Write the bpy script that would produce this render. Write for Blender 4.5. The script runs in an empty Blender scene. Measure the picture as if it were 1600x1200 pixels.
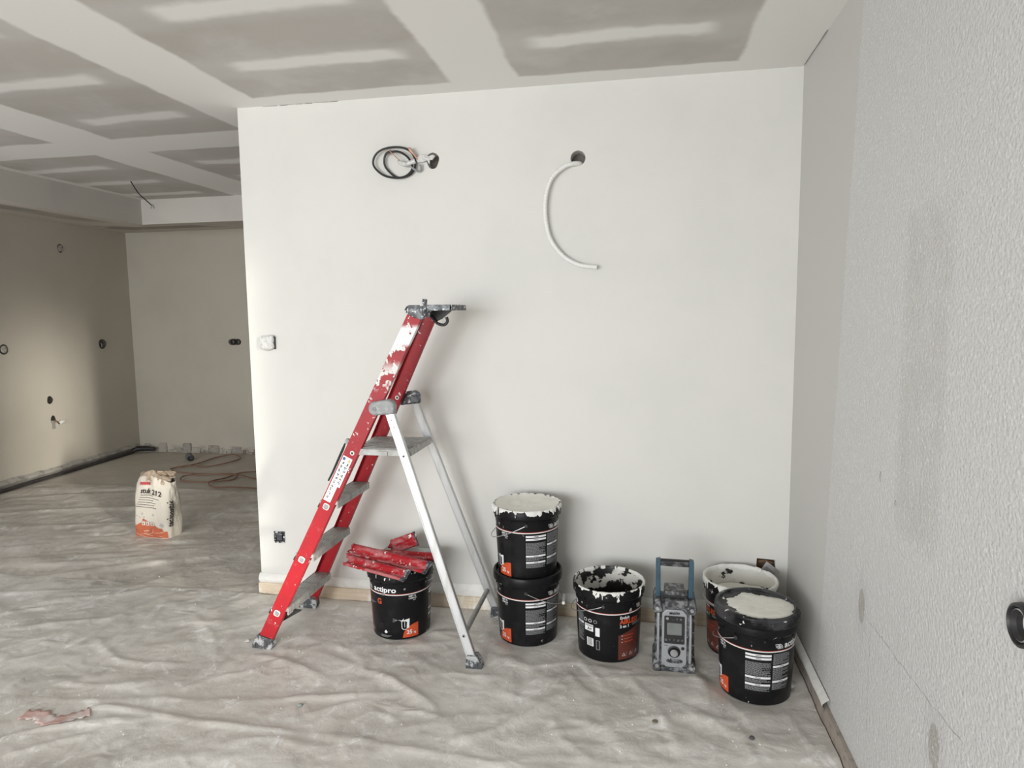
import bpy, bmesh, math, random
import numpy as np
from mathutils import Vector, Matrix
from math import sin, cos, pi, radians as R

S = bpy.context.scene
C = S.collection

# ------------------------------------------------------------------ camera
FPX, CX, CY, CZ, YAW, PITCH, ROLL = 1051.16, 1.9691, -3.1486, 1.4786, -0.1879, 0.1059, -0.0113
cam_d = bpy.data.cameras.new('camera'); cam = bpy.data.objects.new('camera', cam_d); C.objects.link(cam)
cam_d.sensor_width = 36.0; cam_d.lens = FPX / 1600 * 36.0; cam_d.clip_start = 0.02
f_ = Vector((sin(YAW) * cos(PITCH), cos(YAW) * cos(PITCH), -sin(PITCH)))
r_ = Vector((cos(YAW), -sin(YAW), 0)); u_ = r_.cross(f_)
rr = r_ * cos(ROLL) + u_ * sin(ROLL); uu = -r_ * sin(ROLL) + u_ * cos(ROLL)
M = Matrix((rr, uu, -f_)).transposed().to_4x4(); M.translation = Vector((CX, CY, CZ))
cam.matrix_world = M
S.camera = cam

# ------------------------------------------------------------------ world, light, exposure
S.view_settings.view_transform = 'Standard'; S.view_settings.look = 'None'
S.view_settings.gamma = 1.0; S.view_settings.use_curve_mapping = False
S.view_settings.exposure = 0.0
w = bpy.data.worlds.new('overcast_sky'); S.world = w; w.use_nodes = True
w.node_tree.nodes['Background'].inputs[0].default_value = (0.80, 0.88, 1.0, 1)
w.node_tree.nodes['Background'].inputs[1].default_value = 1.0


def area(name, loc, target, sx, sy, power, col=(1, 1, 1), spread=180):
    d = bpy.data.lights.new(name, 'AREA'); d.shape = 'RECTANGLE'; d.size = sx; d.size_y = sy
    d.energy = power; d.color = col; d.spread = R(spread)
    o = bpy.data.objects.new(name, d); C.objects.link(o); o.location = loc
    o.rotation_euler = (Vector(target) - Vector(loc)).to_track_quat('-Z', 'Y').to_euler()
    return o


# daylight through the openings plus one added fill (all behind or beside the camera)
area('daylight_rear_window_sky', (-0.42, -6.08, 1.5), (-0.1, 0, -0.6), 3.6, 1.5, 146, (0.94, 0.97, 1.0), 145)
area('warm_fill_rear_window', (-0.42, -6.06, 0.55), (-0.1, 0, 2.3), 3.6, 0.5, 38, (1.0, 0.92, 0.78), 160)  # added warm up-light, tints the upper wall and ceiling
area('daylight_left_window', (-3.62, -0.75, 1.25), (2.6, -1.6, 1.15), 2.0, 1.7, 9, (1.0, 0.97, 0.92))
area('daylight_door_gap', (2.69, -2.13, 1.3), (-3.4, 2.15, 0.42), 0.10, 1.7, 2.8, (1.0, 0.94, 0.84), 10)


# ------------------------------------------------------------------ helpers
def tag(o, label=None, cat=None, group=None, kind=None):
    if label: o['label'] = label
    if cat: o['category'] = cat
    if group: o['group'] = group
    if kind: o['kind'] = kind
    return o


def empty(name, loc=(0, 0, 0), rz=0, label=None, cat=None, group=None):
    o = bpy.data.objects.new(name, None); C.objects.link(o); o.location = loc
    o.rotation_euler = (0, 0, rz); o.empty_display_size = 0.05
    return tag(o, label, cat, group)


class MB:
    def __init__(s): s.v = []; s.f = []; s.m = []

    def add(s, vs, fs, mi=0):
        n = len(s.v); s.v += [tuple(v) for v in vs]
        s.f += [tuple(i + n for i in f) for f in fs]; s.m += [mi] * len(fs)
        return s

    def box(s, a, b, mi=0, T=None):
        x0, y0, z0 = a; x1, y1, z1 = b
        vs = [Vector(p) for p in ((x0, y0, z0), (x1, y0, z0), (x1, y1, z0), (x0, y1, z0), (x0, y0, z1), (x1, y0, z1), (x1, y1, z1), (x0, y1, z1))]
        if T: vs = [T @ v for v in vs]
        return s.add(vs, [(0, 3, 2, 1), (4, 5, 6, 7), (0, 1, 5, 4), (1, 2, 6, 5), (2, 3, 7, 6), (3, 0, 4, 7)], mi)

    def prism(s, poly, fn, d0, d1, mi=0):
        """poly: 2D outline (ccw), fn(a, b, d) -> point"""
        n = len(poly)
        vs = [fn(a, b, d0) for a, b in poly] + [fn(a, b, d1) for a, b in poly]
        fs = [tuple(range(n - 1, -1, -1)), tuple(range(n, 2 * n))]
        fs += [(i, (i + 1) % n, n + (i + 1) % n, n + i) for i in range(n)]
        return s.add(vs, fs, mi)

    def tube(s, path, r, n=10, mi=0, cap=True, sq=1.0):
        P = [Vector(p) for p in path]; vs = []; fs = []
        t0 = (P[1] - P[0]).normalized()
        up = Vector((0, 0, 1)) if abs(t0.z) < 0.9 else Vector((1, 0, 0))
        a = t0.cross(up).normalized()
        for i, p in enumerate(P):
            t = (P[min(i + 1, len(P) - 1)] - P[max(i - 1, 0)]).normalized()
            a = (a - t * a.dot(t)).normalized(); b = t.cross(a)
            ri = r[i] if isinstance(r, (list, tuple)) else r
            for k in range(n):
                g = 2 * pi * k / n
                vs.append(p + a * cos(g) * ri + b * sin(g) * ri * sq)
        for i in range(len(P) - 1):
            for k in range(n):
                k2 = (k + 1) % n
                fs.append((i * n + k, i * n + k2, (i + 1) * n + k2, (i + 1) * n + k))
        if cap:
            fs.append(tuple(range(n - 1, -1, -1))); m = (len(P) - 1) * n
            fs.append(tuple(m + k for k in range(n)))
        return s.add(vs, fs, mi)

    def lathe(s, prof, n=48, c=(0, 0), mi=0, T=None):
        """prof: (r, z) list; mi may be a list per segment"""
        vs = []; fs = []; ms = []
        idx = []
        for r, z in prof:
            if r < 1e-6:
                idx.append([len(vs)] * n); vs.append((c[0], c[1], z))
            else:
                idx.append([len(vs) + k for k in range(n)])
                vs += [(c[0] + r * cos(2 * pi * k / n), c[1] + r * sin(2 * pi * k / n), z) for k in range(n)]
        for i in range(len(prof) - 1):
            for k in range(n):
                k2 = (k + 1) % n
                q = [idx[i][k], idx[i][k2], idx[i + 1][k2], idx[i + 1][k]]
                q2 = []
                for a in q:
                    if a not in q2: q2.append(a)
                if len(q2) > 2: fs.append(tuple(q2)); ms.append(mi[i] if isinstance(mi, (list, tuple)) else mi)
        if T: vs = [T @ Vector(v) for v in vs]
        m0 = len(s.m); s.add(vs, fs, 0); s.m[m0:] = ms
        return s

    def grid(s, fn, nu, nv, mi=0):
        vs = [fn(i / nu, j / nv) for j in range(nv + 1) for i in range(nu + 1)]
        fs = [(j * (nu + 1) + i, j * (nu + 1) + i + 1, (j + 1) * (nu + 1) + i + 1, (j + 1) * (nu + 1) + i) for j in range(nv) for i in range(nu)]
        return s.add(vs, fs, mi)

    def build(s, name, mats, parent=None, smooth=False, bevel=0, world=False, kind=None, label=None, seg=2, ang=40):
        if not isinstance(mats, (list, tuple)): mats = [mats]
        me = bpy.data.meshes.new(name)
        off = parent.location if (world and parent) else Vector((0, 0, 0))
        me.from_pydata([Vector(v) - off for v in s.v], [], s.f); me.update()
        for m in mats: me.materials.append(m)
        me.polygons.foreach_set('material_index', s.m)
        if len(s.f) < 9000:
            bm = bmesh.new(); bm.from_mesh(me); bmesh.ops.recalc_face_normals(bm, faces=bm.faces[:]); bm.to_mesh(me); bm.free()
        o = bpy.data.objects.new(name, me); C.objects.link(o)
        if smooth:
            me.polygons.foreach_set('use_smooth', [True] * len(me.polygons))
            if smooth != 'all': me.set_sharp_from_angle(angle=R(ang))
        if bevel:
            b = o.modifiers.new('bevel', 'BEVEL'); b.width = bevel; b.segments = seg; b.limit_method = 'ANGLE'; b.angle_limit = R(35)
        if parent: o.parent = parent
        if kind: o['kind'] = kind
        if label: o['label'] = label
        return o


def circ(cx, cy, r, n=24, a0=0, a1=2 * pi):
    full = abs(a1 - a0 - 2 * pi) < 1e-6
    return [(cx + r * cos(a0 + (a1 - a0) * k / (n if full else n - 1)), cy + r * sin(a0 + (a1 - a0) * k / (n if full else n - 1))) for k in range(n)]


def spline(pts, n=8, closed=False):
    P = [Vector(p) for p in pts]; out = []
    m = len(P)
    for i in range(m if closed else m - 1):
        if closed: a, b, c, d = P[(i - 1) % m], P[i], P[(i + 1) % m], P[(i + 2) % m]
        else: a, b, c, d = P[max(i - 1, 0)], P[i], P[i + 1], P[min(i + 2, m - 1)]
        for k in range(n):
            t = k / n
            out.append(0.5 * ((2 * b) + (c - a) * t + (2 * a - 5 * b + 4 * c - d) * t * t + (3 * b - a - 3 * c + d) * t ** 3))
    if not closed: out.append(P[-1])
    return out


# ---- numpy value noise
_rng = np.random.RandomState(7); _T = _rng.rand(256, 256)


def vnoise(x, y, seed=0):
    x = np.asarray(x, float) + seed * 17.3; y = np.asarray(y, float) + seed * 9.7
    xi = np.floor(x).astype(int); yi = np.floor(y).astype(int); fx = x - xi; fy = y - yi
    fx = fx * fx * (3 - 2 * fx); fy = fy * fy * (3 - 2 * fy)
    g = lambda a, b: _T[a & 255, b & 255]
    return (g(xi, yi) * (1 - fx) + g(xi + 1, yi) * fx) * (1 - fy) + (g(xi, yi + 1) * (1 - fx) + g(xi + 1, yi + 1) * fx) * fy


def fbm(x, y, o=4, seed=0):
    v = 0; a = 0.5
    for k in range(o): v = v + a * vnoise(np.asarray(x) * 2 ** k, np.asarray(y) * 2 ** k, seed + k * 3); a *= 0.5
    return v


# ------------------------------------------------------------------ material helper
class Mat:
    def __init__(s, name, color=(0.5, 0.5, 0.5), rough=0.5, metal=0.0, spec=0.5):
        s.m = bpy.data.materials.new(name); s.m.use_nodes = True; s.nt = s.m.node_tree
        s.b = s.nt.nodes['Principled BSDF']; s.b.inputs['Roughness'].default_value = rough
        s.b.inputs['Metallic'].default_value = metal; s.b.inputs['Specular IOR Level'].default_value = spec
        s.col = s.rgb(color); s.tc = s.nt.nodes.new('ShaderNodeTexCoord'); s.co = s.tc.outputs['Object']
        s.sep = None; s.rg = None

    def rgb(s, c):
        n = s.nt.nodes.new('ShaderNodeRGB'); n.outputs[0].default_value = (*c, 1); return n.outputs[0]

    def L(s, a, b): s.nt.links.new(a, b)

    def xyz(s):
        if not s.sep:
            s.sep = s.nt.nodes.new('ShaderNodeSeparateXYZ'); s.L(s.co, s.sep.inputs[0])
        return s.sep.outputs

    def math(s, op, a, b=None, clamp=False):
        n = s.nt.nodes.new('ShaderNodeMath'); n.operation = op; n.use_clamp = clamp
        for i, v in enumerate((a, b)):
            if v is None: continue
            if isinstance(v, (int, float)): n.inputs[i].default_value = v
            else: s.L(v, n.inputs[i])
        return n.outputs[0]

    def noise(s, scale=5, detail=4, rough=0.55, stretch=(1, 1, 1), dist=0.0, seed=0):
        mp = s.nt.nodes.new('ShaderNodeMapping'); s.L(s.co, mp.inputs[0]); mp.inputs['Scale'].default_value = stretch
        mp.inputs['Location'].default_value = (seed * 3.1, seed * 1.7, seed * 2.3)
        n = s.nt.nodes.new('ShaderNodeTexNoise'); n.inputs['Scale'].default_value = scale
        n.inputs['Detail'].default_value = detail; n.inputs['Roughness'].default_value = rough
        n.inputs['Distortion'].default_value = dist
        s.L(mp.outputs[0], n.inputs['Vector']); return n.outputs[0]

    def ramp(s, v, a, b, lo=0.0, hi=1.0, smooth=True):
        n = s.nt.nodes.new('ShaderNodeMapRange'); n.interpolation_type = 'SMOOTHSTEP' if smooth else 'LINEAR'
        s.L(v, n.inputs[0]); n.inputs[1].default_value = a; n.inputs[2].default_value = b
        n.inputs[3].default_value = lo; n.inputs[4].default_value = hi; return n.outputs[0]

    def layer(s, color, mask):
        n = s.nt.nodes.new('ShaderNodeMix'); n.data_type = 'RGBA'
        if isinstance(mask, (int, float)): n.inputs[0].default_value = mask
        else: s.L(mask, n.inputs[0])
        s.L(s.col, n.inputs[6])
        if isinstance(color, tuple): n.inputs[7].default_value = (*color, 1)
        else: s.L(color, n.inputs[7])
        s.col = n.outputs[2]; return s

    def bump(s, h, strength=0.3, dist=0.01):
        n = s.nt.nodes.new('ShaderNodeBump'); n.inputs['Strength'].default_value = strength
        n.inputs['Distance'].default_value = dist; s.L(h, n.inputs['Height'])
        if s.b.inputs['Normal'].links: s.L(s.b.inputs['Normal'].links[0].from_socket, n.inputs['Normal'])
        s.L(n.outputs[0], s.b.inputs['Normal']); return s

    def rough(s, sock): s.L(sock, s.b.inputs['Roughness']); return s

    def band(s, v, a, b, soft):
        up = s.ramp(v, a - soft, a + soft); dn = s.ramp(v, b - soft, b + soft, 1, 0)
        return s.math('MULTIPLY', up, dn)

    def done(s): s.L(s.col, s.b.inputs['Base Color']); return s.m


def simple(name, color, rough=0.5, metal=0.0, var=0.12, vs=30, bump=0.0, bs=80):
    m = Mat(name, color, rough, metal)
    if var:
        d = tuple(c * (1 - 2.2 * var) for c in color); m.layer(d, m.ramp(m.noise(vs, 4), 0.45, 0.75, 0, 1))
    if bump: m.bump(m.noise(bs, 3), bump, 0.004)
    return m.done()


WALLC = (0.705, 0.70, 0.665)

# main wall: smooth white paint, faint mottling and roller unevenness
m = Mat('painted_plaster', WALLC, 0.6, spec=0.3)
m.layer((0.66, 0.66, 0.632), m.ramp(m.noise(1.6, 5, 0.6), 0.42, 0.7, 0, 0.7))
m.layer((0.71, 0.705, 0.675), m.ramp(m.noise(4.5, 5, 0.6, seed=3), 0.5, 0.75, 0, 0.5))
m.bump(m.noise(3, 4, 0.6), 0.25, 0.01); m.bump(m.noise(150, 2), 0.08, 0.002)
PAINT = m.done()

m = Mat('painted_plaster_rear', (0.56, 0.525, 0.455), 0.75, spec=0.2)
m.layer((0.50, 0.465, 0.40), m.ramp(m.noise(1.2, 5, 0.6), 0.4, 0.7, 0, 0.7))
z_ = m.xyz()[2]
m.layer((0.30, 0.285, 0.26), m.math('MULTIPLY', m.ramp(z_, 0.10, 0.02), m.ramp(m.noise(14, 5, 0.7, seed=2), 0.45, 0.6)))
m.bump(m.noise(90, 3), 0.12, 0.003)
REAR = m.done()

# right wall: embossed white wallpaper / spray texture, smooth plaster next to the corner, its shade tinted into the colour
m = Mat('embossed_wall_covering', (0.60, 0.60, 0.595), 0.5, spec=0.35)
X, Y, Z = m.xyz()
edge = m.math('ADD', Y, m.math('MULTIPLY', Z, 0.10))      # edge of the painted shade leans slightly
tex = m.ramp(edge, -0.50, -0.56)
m.layer((0.55, 0.545, 0.525), m.ramp(edge, -0.555, -0.535))  # corner shade painted in as a greyer strip
m.layer((0.53, 0.53, 0.515), m.math('MULTIPLY', m.math('MULTIPLY', m.band(Y, -1.50, -1.24, 0.03), m.band(Z, 0.9, 1.72, 0.035)), m.ramp(m.noise(9, 4), 0.3, 0.6, 0.4, 1)))
for (cy, cz, ry, rz, s_) in ((-1.015, 0.575, 0.028, 0.055, 1.0), (-1.545, 0.475, 0.03, 0.055, 1.0)):
    dy = m.math('DIVIDE', m.math('SUBTRACT', Y, cy), ry); dz = m.math('DIVIDE', m.math('SUBTRACT', Z, cz), rz)
    d2 = m.math('ADD', m.math('MULTIPLY', dy, dy), m.math('MULTIPLY', dz, dz))
    m.layer((0.50, 0.50, 0.52), m.ramp(d2, 6.0, 1.2, 0, 0.45)); m.layer((0.40, 0.395, 0.37), m.ramp(d2, 1.15, 0.8))
m.layer((0.84, 0.84, 0.84), m.math('MULTIPLY', m.ramp(m.noise(130, 3, 0.6), 0.56, 0.66, 0, 0.45), tex))
vn = m.nt.nodes.new('ShaderNodeTexVoronoi'); vn.inputs['Scale'].default_value = 105; m.L(m.co, vn.inputs['Vector'])
vn.feature = 'SMOOTH_F1'
hb = m.math('MULTIPLY', m.math('ADD', m.math('MULTIPLY', vn.outputs[0], -1.0), m.math('MULTIPLY', m.noise(140, 3, 0.6), 0.8)), tex)
m.bump(hb, 0.75, 0.0035); m.bump(m.noise(2, 3), 0.2, 0.01)
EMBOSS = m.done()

# ceiling: plasterboard with filler bands (joint lines every 1.25 m, screw lines every 0.5 m)
m = Mat('filled_plasterboard', (0.52, 0.495, 0.465), 0.85, spec=0.15)
X, Y, Z = m.xyz()
nz = m.math('MULTIPLY', m.math('SUBTRACT', m.noise(2.2, 4, 0.6), 0.5), 0.16)
Xd = m.math('ADD', X, nz)
nz2 = m.math('MULTIPLY', m.math('SUBTRACT', m.noise(2.6, 4, 0.6, seed=5), 0.5), 0.14)
Yd = m.math('ADD', Y, nz2)
m.layer((0.62, 0.605, 0.585), m.ramp(m.noise(2.4, 6, 0.65, seed=8), 0.45, 0.72, 0, 0.75))
m.layer((0.46, 0.435, 0.40), m.ramp(m.noise(1.5, 6, 0.65, seed=18), 0.48, 0.66, 0, 0.6))
COMP = (0.82, 0.81, 0.785)
stripx = None
for a, b in ((-2.30, -1.62), (-0.93, -0.33), (0.33, 1.02), (1.56, 2.22), (-3.3, -2.6)):
    v = m.band(Xd, a, b, 0.05); stripx = v if stripx is None else m.math('MAXIMUM', stripx, v)
stripy = None
for c in (-3.5, -3, -2.5, -2, -1.5, -1.0, -0.5, 0.04, 1.02, 1.5, 1.98):
    v = m.band(Yd, c - 0.055, c + 0.055, 0.025); stripy = v if stripy is None else m.math('MAXIMUM', stripy, v)
halo = None
for c in (-1.0, -0.5, 0.04, 1.02, 1.5):
    v = m.band(Yd, c - 0.11, c + 0.11, 0.05); halo = v if halo is None else m.math('MAXIMUM', halo, v)
m.layer((0.60, 0.59, 0.57), m.math('MULTIPLY', halo, 0.5))
m.layer(COMP, m.math('MULTIPLY', stripx, stripy))
fb = None
Xe = m.math('ADD', X, m.math('MULTIPLY', nz, 0.55)); Ye = m.math('ADD', Y, m.math('MULTIPLY', nz2, 0.5))
for v in (m.band(Xe, -0.20, 0.16, 0.014), m.band(Xe, 1.13, 1.44, 0.014), m.band(Xe, -1.44, -1.05, 0.014), m.ramp(Xe, 2.36, 2.385),
          m.band(Xe, -2.75, -2.28, 0.02), m.math('MULTIPLY', m.ramp(X, 0.0, 0.1), m.ramp(Ye, -0.145, -0.12)), m.band(Ye, 0.36, 0.68, 0.014), m.band(Ye, -2.5, -2.2, 0.014)):
    fb = v if fb is None else m.math('MAXIMUM', fb, v)
m.layer(COMP, fb)
m.bump(m.noise(3, 4), 0.15, 0.01)
CEIL = m.done()

m = Mat('filler_painted', (0.60, 0.57, 0.53), 0.8, spec=0.2)
m.layer((0.52, 0.49, 0.46), m.ramp(m.noise(2, 5), 0.45, 0.7, 0, 0.6)); SOFF = m.done()
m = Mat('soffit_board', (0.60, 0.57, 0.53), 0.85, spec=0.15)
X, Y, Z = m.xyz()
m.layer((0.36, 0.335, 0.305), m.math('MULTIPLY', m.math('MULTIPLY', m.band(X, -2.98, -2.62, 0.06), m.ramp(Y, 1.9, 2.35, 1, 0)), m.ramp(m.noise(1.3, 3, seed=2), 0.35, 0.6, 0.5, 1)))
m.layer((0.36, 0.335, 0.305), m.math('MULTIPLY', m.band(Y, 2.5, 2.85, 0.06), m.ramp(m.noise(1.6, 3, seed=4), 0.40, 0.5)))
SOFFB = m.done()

m = Mat('bare_concrete', (0.50, 0.46, 0.405), 0.85, spec=0.25)
m.layer((0.58, 0.545, 0.495), m.ramp(m.noise(2.5, 6, 0.65), 0.42, 0.66, 0, 0.8))
m.layer((0.64, 0.62, 0.59), m.ramp(m.noise(9, 6, 0.7, (0.6, 2.2, 1), seed=3), 0.58, 0.75, 0, 0.7))
m.bump(m.noise(25, 5), 0.3, 0.004)
CONC = m.done()


def film(name, base, hi, dust_highlight):  # wrinkles in the geometry; fine creases as relief
    m = Mat(name, base, 0.42, spec=0.45)
    m.layer(hi, m.ramp(m.noise(1.8, 6, 0.62), 0.40, 0.66, 0, 0.85))
    m.layer(tuple(c * 0.78 for c in base), m.ramp(m.noise(3.3, 7, 0.68, dist=0.5, seed=4), 0.50, 0.68, 0, 0.75))
    m.layer(dust_highlight, m.ramp(m.noise(7, 8, 0.74, dist=0.8, seed=7), 0.54, 0.66, 0, 0.9))
    m.layer(dust_highlight, m.ramp(m.noise(30, 6, 0.7, (0.5, 1.8, 1), seed=9), 0.60, 0.72, 0, 0.5))
    m.rough(m.ramp(m.noise(6, 5, seed=1), 0.4, 0.65, 0.34, 0.62))
    def ridged(sc, st, seed, dist=0.8):
        o = m.noise(sc, 5, 0.55, st, dist, seed); n = o.node; n.noise_type = 'RIDGED_MULTIFRACTAL'; n.normalize = True; return o
    r1 = ridged(1.6, (0.8, 1.5, 1), 3); r2 = ridged(3.4, (1.5, 0.7, 1), 11, 1.4); r3 = ridged(9, (1, 1.3, 1), 19, 1.0)
    m.layer(dust_highlight, m.ramp(r1, 0.62, 0.95, 0, 0.30)); m.layer(dust_highlight, m.ramp(r2, 0.62, 0.95, 0, 0.25))  # crease edges lightened in colour as painted highlights
    m.layer(dust_highlight, m.math('MULTIPLY', m.ramp(m.noise(18, 8, 0.75, dist=1.5, seed=27), 0.56, 0.66, 0, 0.8), m.ramp(m.noise(2.2, 3, seed=28), 0.42, 0.62)))
    m.bump(r1, 0.8, 0.03); m.bump(r2, 0.75, 0.02); m.bump(r3, 0.6, 0.007)
    m.bump(m.noise(14, 6, 0.65, dist=1.2), 0.30, 0.010); m.bump(m.noise(60, 4, 0.6, dist=0.8, seed=2), 0.35, 0.003)
    return m.done()


FILM = film('dusty_plastic_film', (0.60, 0.57, 0.525), (0.70, 0.68, 0.64), (0.83, 0.82, 0.795))
FILM2 = film('dusty_plastic_film_rear', (0.56, 0.52, 0.465), (0.65, 0.615, 0.56), (0.76, 0.74, 0.70))
m = Mat('raw_wood_skirting', (0.60, 0.49, 0.36), 0.6)
m.layer((0.68, 0.60, 0.49), m.ramp(m.noise(12, 5, 0.6, (0.3, 0.3, 6)), 0.4, 0.7))
m.layer((0.78, 0.77, 0.72), m.ramp(m.noise(5, 5, 0.6, (1, 1, 0.5), seed=3), 0.52, 0.6, 0, 0.9)); WOOD = m.done()
PLASTER = simple('fresh_filler', (0.78, 0.775, 0.74), 0.7, var=0.05, bump=0.4, bs=40)
PUTTY = simple('wet_putty', (0.80, 0.785, 0.72), 0.45, var=0.05, vs=20, bump=0.6, bs=35)
BLACKH = simple('hole_dark', (0.05, 0.045, 0.04), 0.9, var=0)
HOLE = simple('wall_box_grey', (0.16, 0.145, 0.13), 0.8, var=0.15)
WHITEP = simple('white_plastic', (0.80, 0.80, 0.78), 0.35, var=0.03)
GREYP = simple('grey_plastic', (0.30, 0.31, 0.31), 0.5, var=0.15)
BLACKP = simple('black_rubber', (0.018, 0.018, 0.02), 0.45, var=0)
COPPER = simple('bare_copper_wire', (0.55, 0.30, 0.20), 0.4, 0.3, var=0.1)
STEEL = simple('steel_wire', (0.55, 0.55, 0.56), 0.35, 0.8, var=0.1)
BROWNH = simple('brown_hose', (0.24, 0.13, 0.085), 0.5, var=0.1)
MOUNT = simple('brown_debris', (0.16, 0.09, 0.05), 0.8, var=0.3)


def speck(m, scale=40, thr=0.66, col=(0.78, 0.77, 0.74), amt=1.0, seed=0, soft=0.02, stretch=(1, 1, 1)):
    m.layer(col, m.ramp(m.noise(scale, 5, 0.6, stretch, seed=seed), thr, thr + soft, 0, amt)); return m


# ladder materials
def redmat(name, heavy):
    m = Mat(name, (0.37, 0.014, 0.022), 0.42, spec=0.25)
    X, Y, Z = m.xyz()
    m.layer((0.27, 0.018, 0.024), m.ramp(m.noise(12, 5), 0.5, 0.75))
    m.layer((0.46, 0.16, 0.16), m.ramp(m.noise(35, 6, 0.7, seed=4), 0.55, 0.75, 0, 0.40))
    if heavy:
        hi = m.ramp(Z, 0.85, 1.30, 0.0, 0.090)
        v = m.math('ADD', m.noise(30, 5, 0.62, (1, 1, 0.6), seed=2), hi)
        m.layer((0.80, 0.79, 0.78), m.ramp(v, 0.655, 0.675))
        top = m.math('MULTIPLY', m.band(Z, 1.345, 1.425, 0.012), m.ramp(m.noise(14, 4, seed=6), 0.34, 0.36))
        m.layer((0.86, 0.86, 0.87), top)
        mid = m.math('MULTIPLY', m.band(Z, 1.17, 1.26, 0.03), m.ramp(m.noise(26, 5, 0.6, seed=11), 0.47, 0.50))
        m.layer((0.72, 0.71, 0.68), mid)
    else:
        v = m.math('ADD', m.noise(34, 5, 0.62, seed=5), m.ramp(Z, 0.9, 1.4, 0, 0.04))
        m.layer((0.80, 0.76, 0.74), m.ramp(v, 0.68, 0.70))
    return m.done()


RED_N = redmat('red_fibreglass_splashed', True); RED_F = redmat('red_fibreglass', False)
m = Mat('red_handle_profile', (0.38, 0.012, 0.02), 0.42, spec=0.3)
m.layer((0.50, 0.19, 0.20), m.ramp(m.noise(16, 6, 0.7, (0.4, 1, 1), seed=1), 0.46, 0.60, 0, 0.85))
m.layer((0.85, 0.83, 0.81), m.ramp(m.noise(45, 5, 0.6, seed=2), 0.635, 0.655)); REDH = m.done()
m = Mat('brushed_aluminium', (0.60, 0.61, 0.62), 0.42, 0.6)
m.layer((0.50, 0.50, 0.49), m.ramp(m.noise(9, 5, 0.6, (3, 3, 0.4)), 0.45, 0.7)); speck(m, 40, 0.7, amt=0.5)
ALU = m.done()
m = Mat('dusty_aluminium', (0.44, 0.44, 0.43), 0.55, 0.4)
m.layer((0.33, 0.33, 0.31), m.ramp(m.noise(16, 6, 0.7, (0.6, 3, 1)), 0.45, 0.6)); speck(m, 30, 0.6, (0.58, 0.57, 0.54), 0.7)
ALUD = m.done()
m = Mat('splashed_dark_plastic', (0.045, 0.05, 0.06), 0.5)
m.layer((0.22, 0.24, 0.26), m.ramp(m.noise(30, 6, 0.7), 0.45, 0.6)); speck(m, 50, 0.585, (0.72, 0.72, 0.71), seed=3)
DARKP = m.done()
m = Mat('grey_hinge_plastic', (0.27, 0.28, 0.285), 0.45)
m.layer((0.38, 0.39, 0.39), m.ramp(m.noise(50, 5), 0.45, 0.65)); HINGE = m.done()
m = Mat('foot_rubber', (0.06, 0.065, 0.07), 0.6)
m.layer((0.42, 0.43, 0.44), m.ramp(m.noise(35, 5, 0.6), 0.48, 0.58)); FOOT = m.done()


# bucket materials
def bucket_mat(name, rim, h=0.315, seed=0, drip=0.0):
    m = Mat(name, (0.008, 0.008, 0.009), 0.34, spec=0.18)
    X, Y, Z = m.xyz()
    m.layer((0.026, 0.026, 0.028), m.ramp(m.noise(10, 6, 0.7, seed=seed), 0.5, 0.75, 0, 0.7))
    m.layer((0.30, 0.30, 0.30), m.ramp(m.noise(60, 5, 0.7, seed=seed + 5), 0.66, 0.74, 0, 0.35))
    up = m.ramp(Z, h - 0.055, h, 0.0, rim, smooth=False)
    v = m.math('ADD', m.noise(26, 6, 0.6, (1, 1, 0.55), seed=seed + 1), up)
    m.layer((0.80, 0.79, 0.75), m.math('MULTIPLY', m.ramp(v, 0.665, 0.68), m.ramp(Z, 0.19, 0.25)))
    m.layer((0.75, 0.74, 0.71), m.math('MULTIPLY', m.ramp(m.noise(45, 4, seed=seed + 2), 0.70, 0.715), m.ramp(Z, 0.05, 0.0)))
    return m.done()


def inner_mat(name, thr, seed=0):
    m = Mat(name, (0.012, 0.012, 0.012), 0.4)
    X, Y, Z = m.xyz()
    v = m.math('ADD', m.noise(13, 6, 0.62, (1, 1, 1.4), seed=seed), m.ramp(Z, 0.14, 0.30, 0, 0.18))
    m.layer((0.70, 0.69, 0.64), m.ramp(v, thr, thr + 0.012))
    m.bump(m.ramp(v, thr, thr + 0.03), 0.5, 0.004)
    return m.done()


EAR = simple('ear_plastic', (0.03, 0.03, 0.033), 0.4, var=0)
WHITEPR = simple('print_white', (0.80, 0.81, 0.82), 0.45, var=0)
GREYPR = simple('print_grey', (0.30, 0.31, 0.32), 0.5, var=0)
ORANGE = simple('print_orange', (0.60, 0.085, 0.025), 0.45, var=0.08)
REDPR = simple('print_red', (0.45, 0.07, 0.03), 0.45, var=0)
MAROON = simple('print_maroon', (0.13, 0.03, 0.02), 0.45, var=0.15)
BLACKPR = simple('print_black', (0.009, 0.009, 0.010), 0.4, var=0)
LCD = simple('lcd_screen', (0.19, 0.205, 0.20), 0.15, var=0.1)
TEAL = simple('teal_plastic', (0.035, 0.085, 0.125), 0.45, var=0.15)


def text_polys(txt, size, font=None, bold=0.0, align='LEFT', mirror=False):
    """filled text as (verts2d, faces)"""
    cu = bpy.data.curves.new('t', 'FONT'); cu.body = txt; cu.size = size; cu.offset = bold; cu.align_x = align
    cu.resolution_u = 2
    o = bpy.data.objects.new('t', cu); C.objects.link(o)
    me = bpy.data.meshes.new_from_object(o.evaluated_get(bpy.context.evaluated_depsgraph_get()))
    vs = [(v.co.x, v.co.y) for v in me.vertices]; fs = [tuple(p.vertices) for p in me.polygons]
    bpy.data.objects.remove(o); bpy.data.curves.remove(cu); bpy.data.meshes.remove(me)
    return vs, fs


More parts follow.
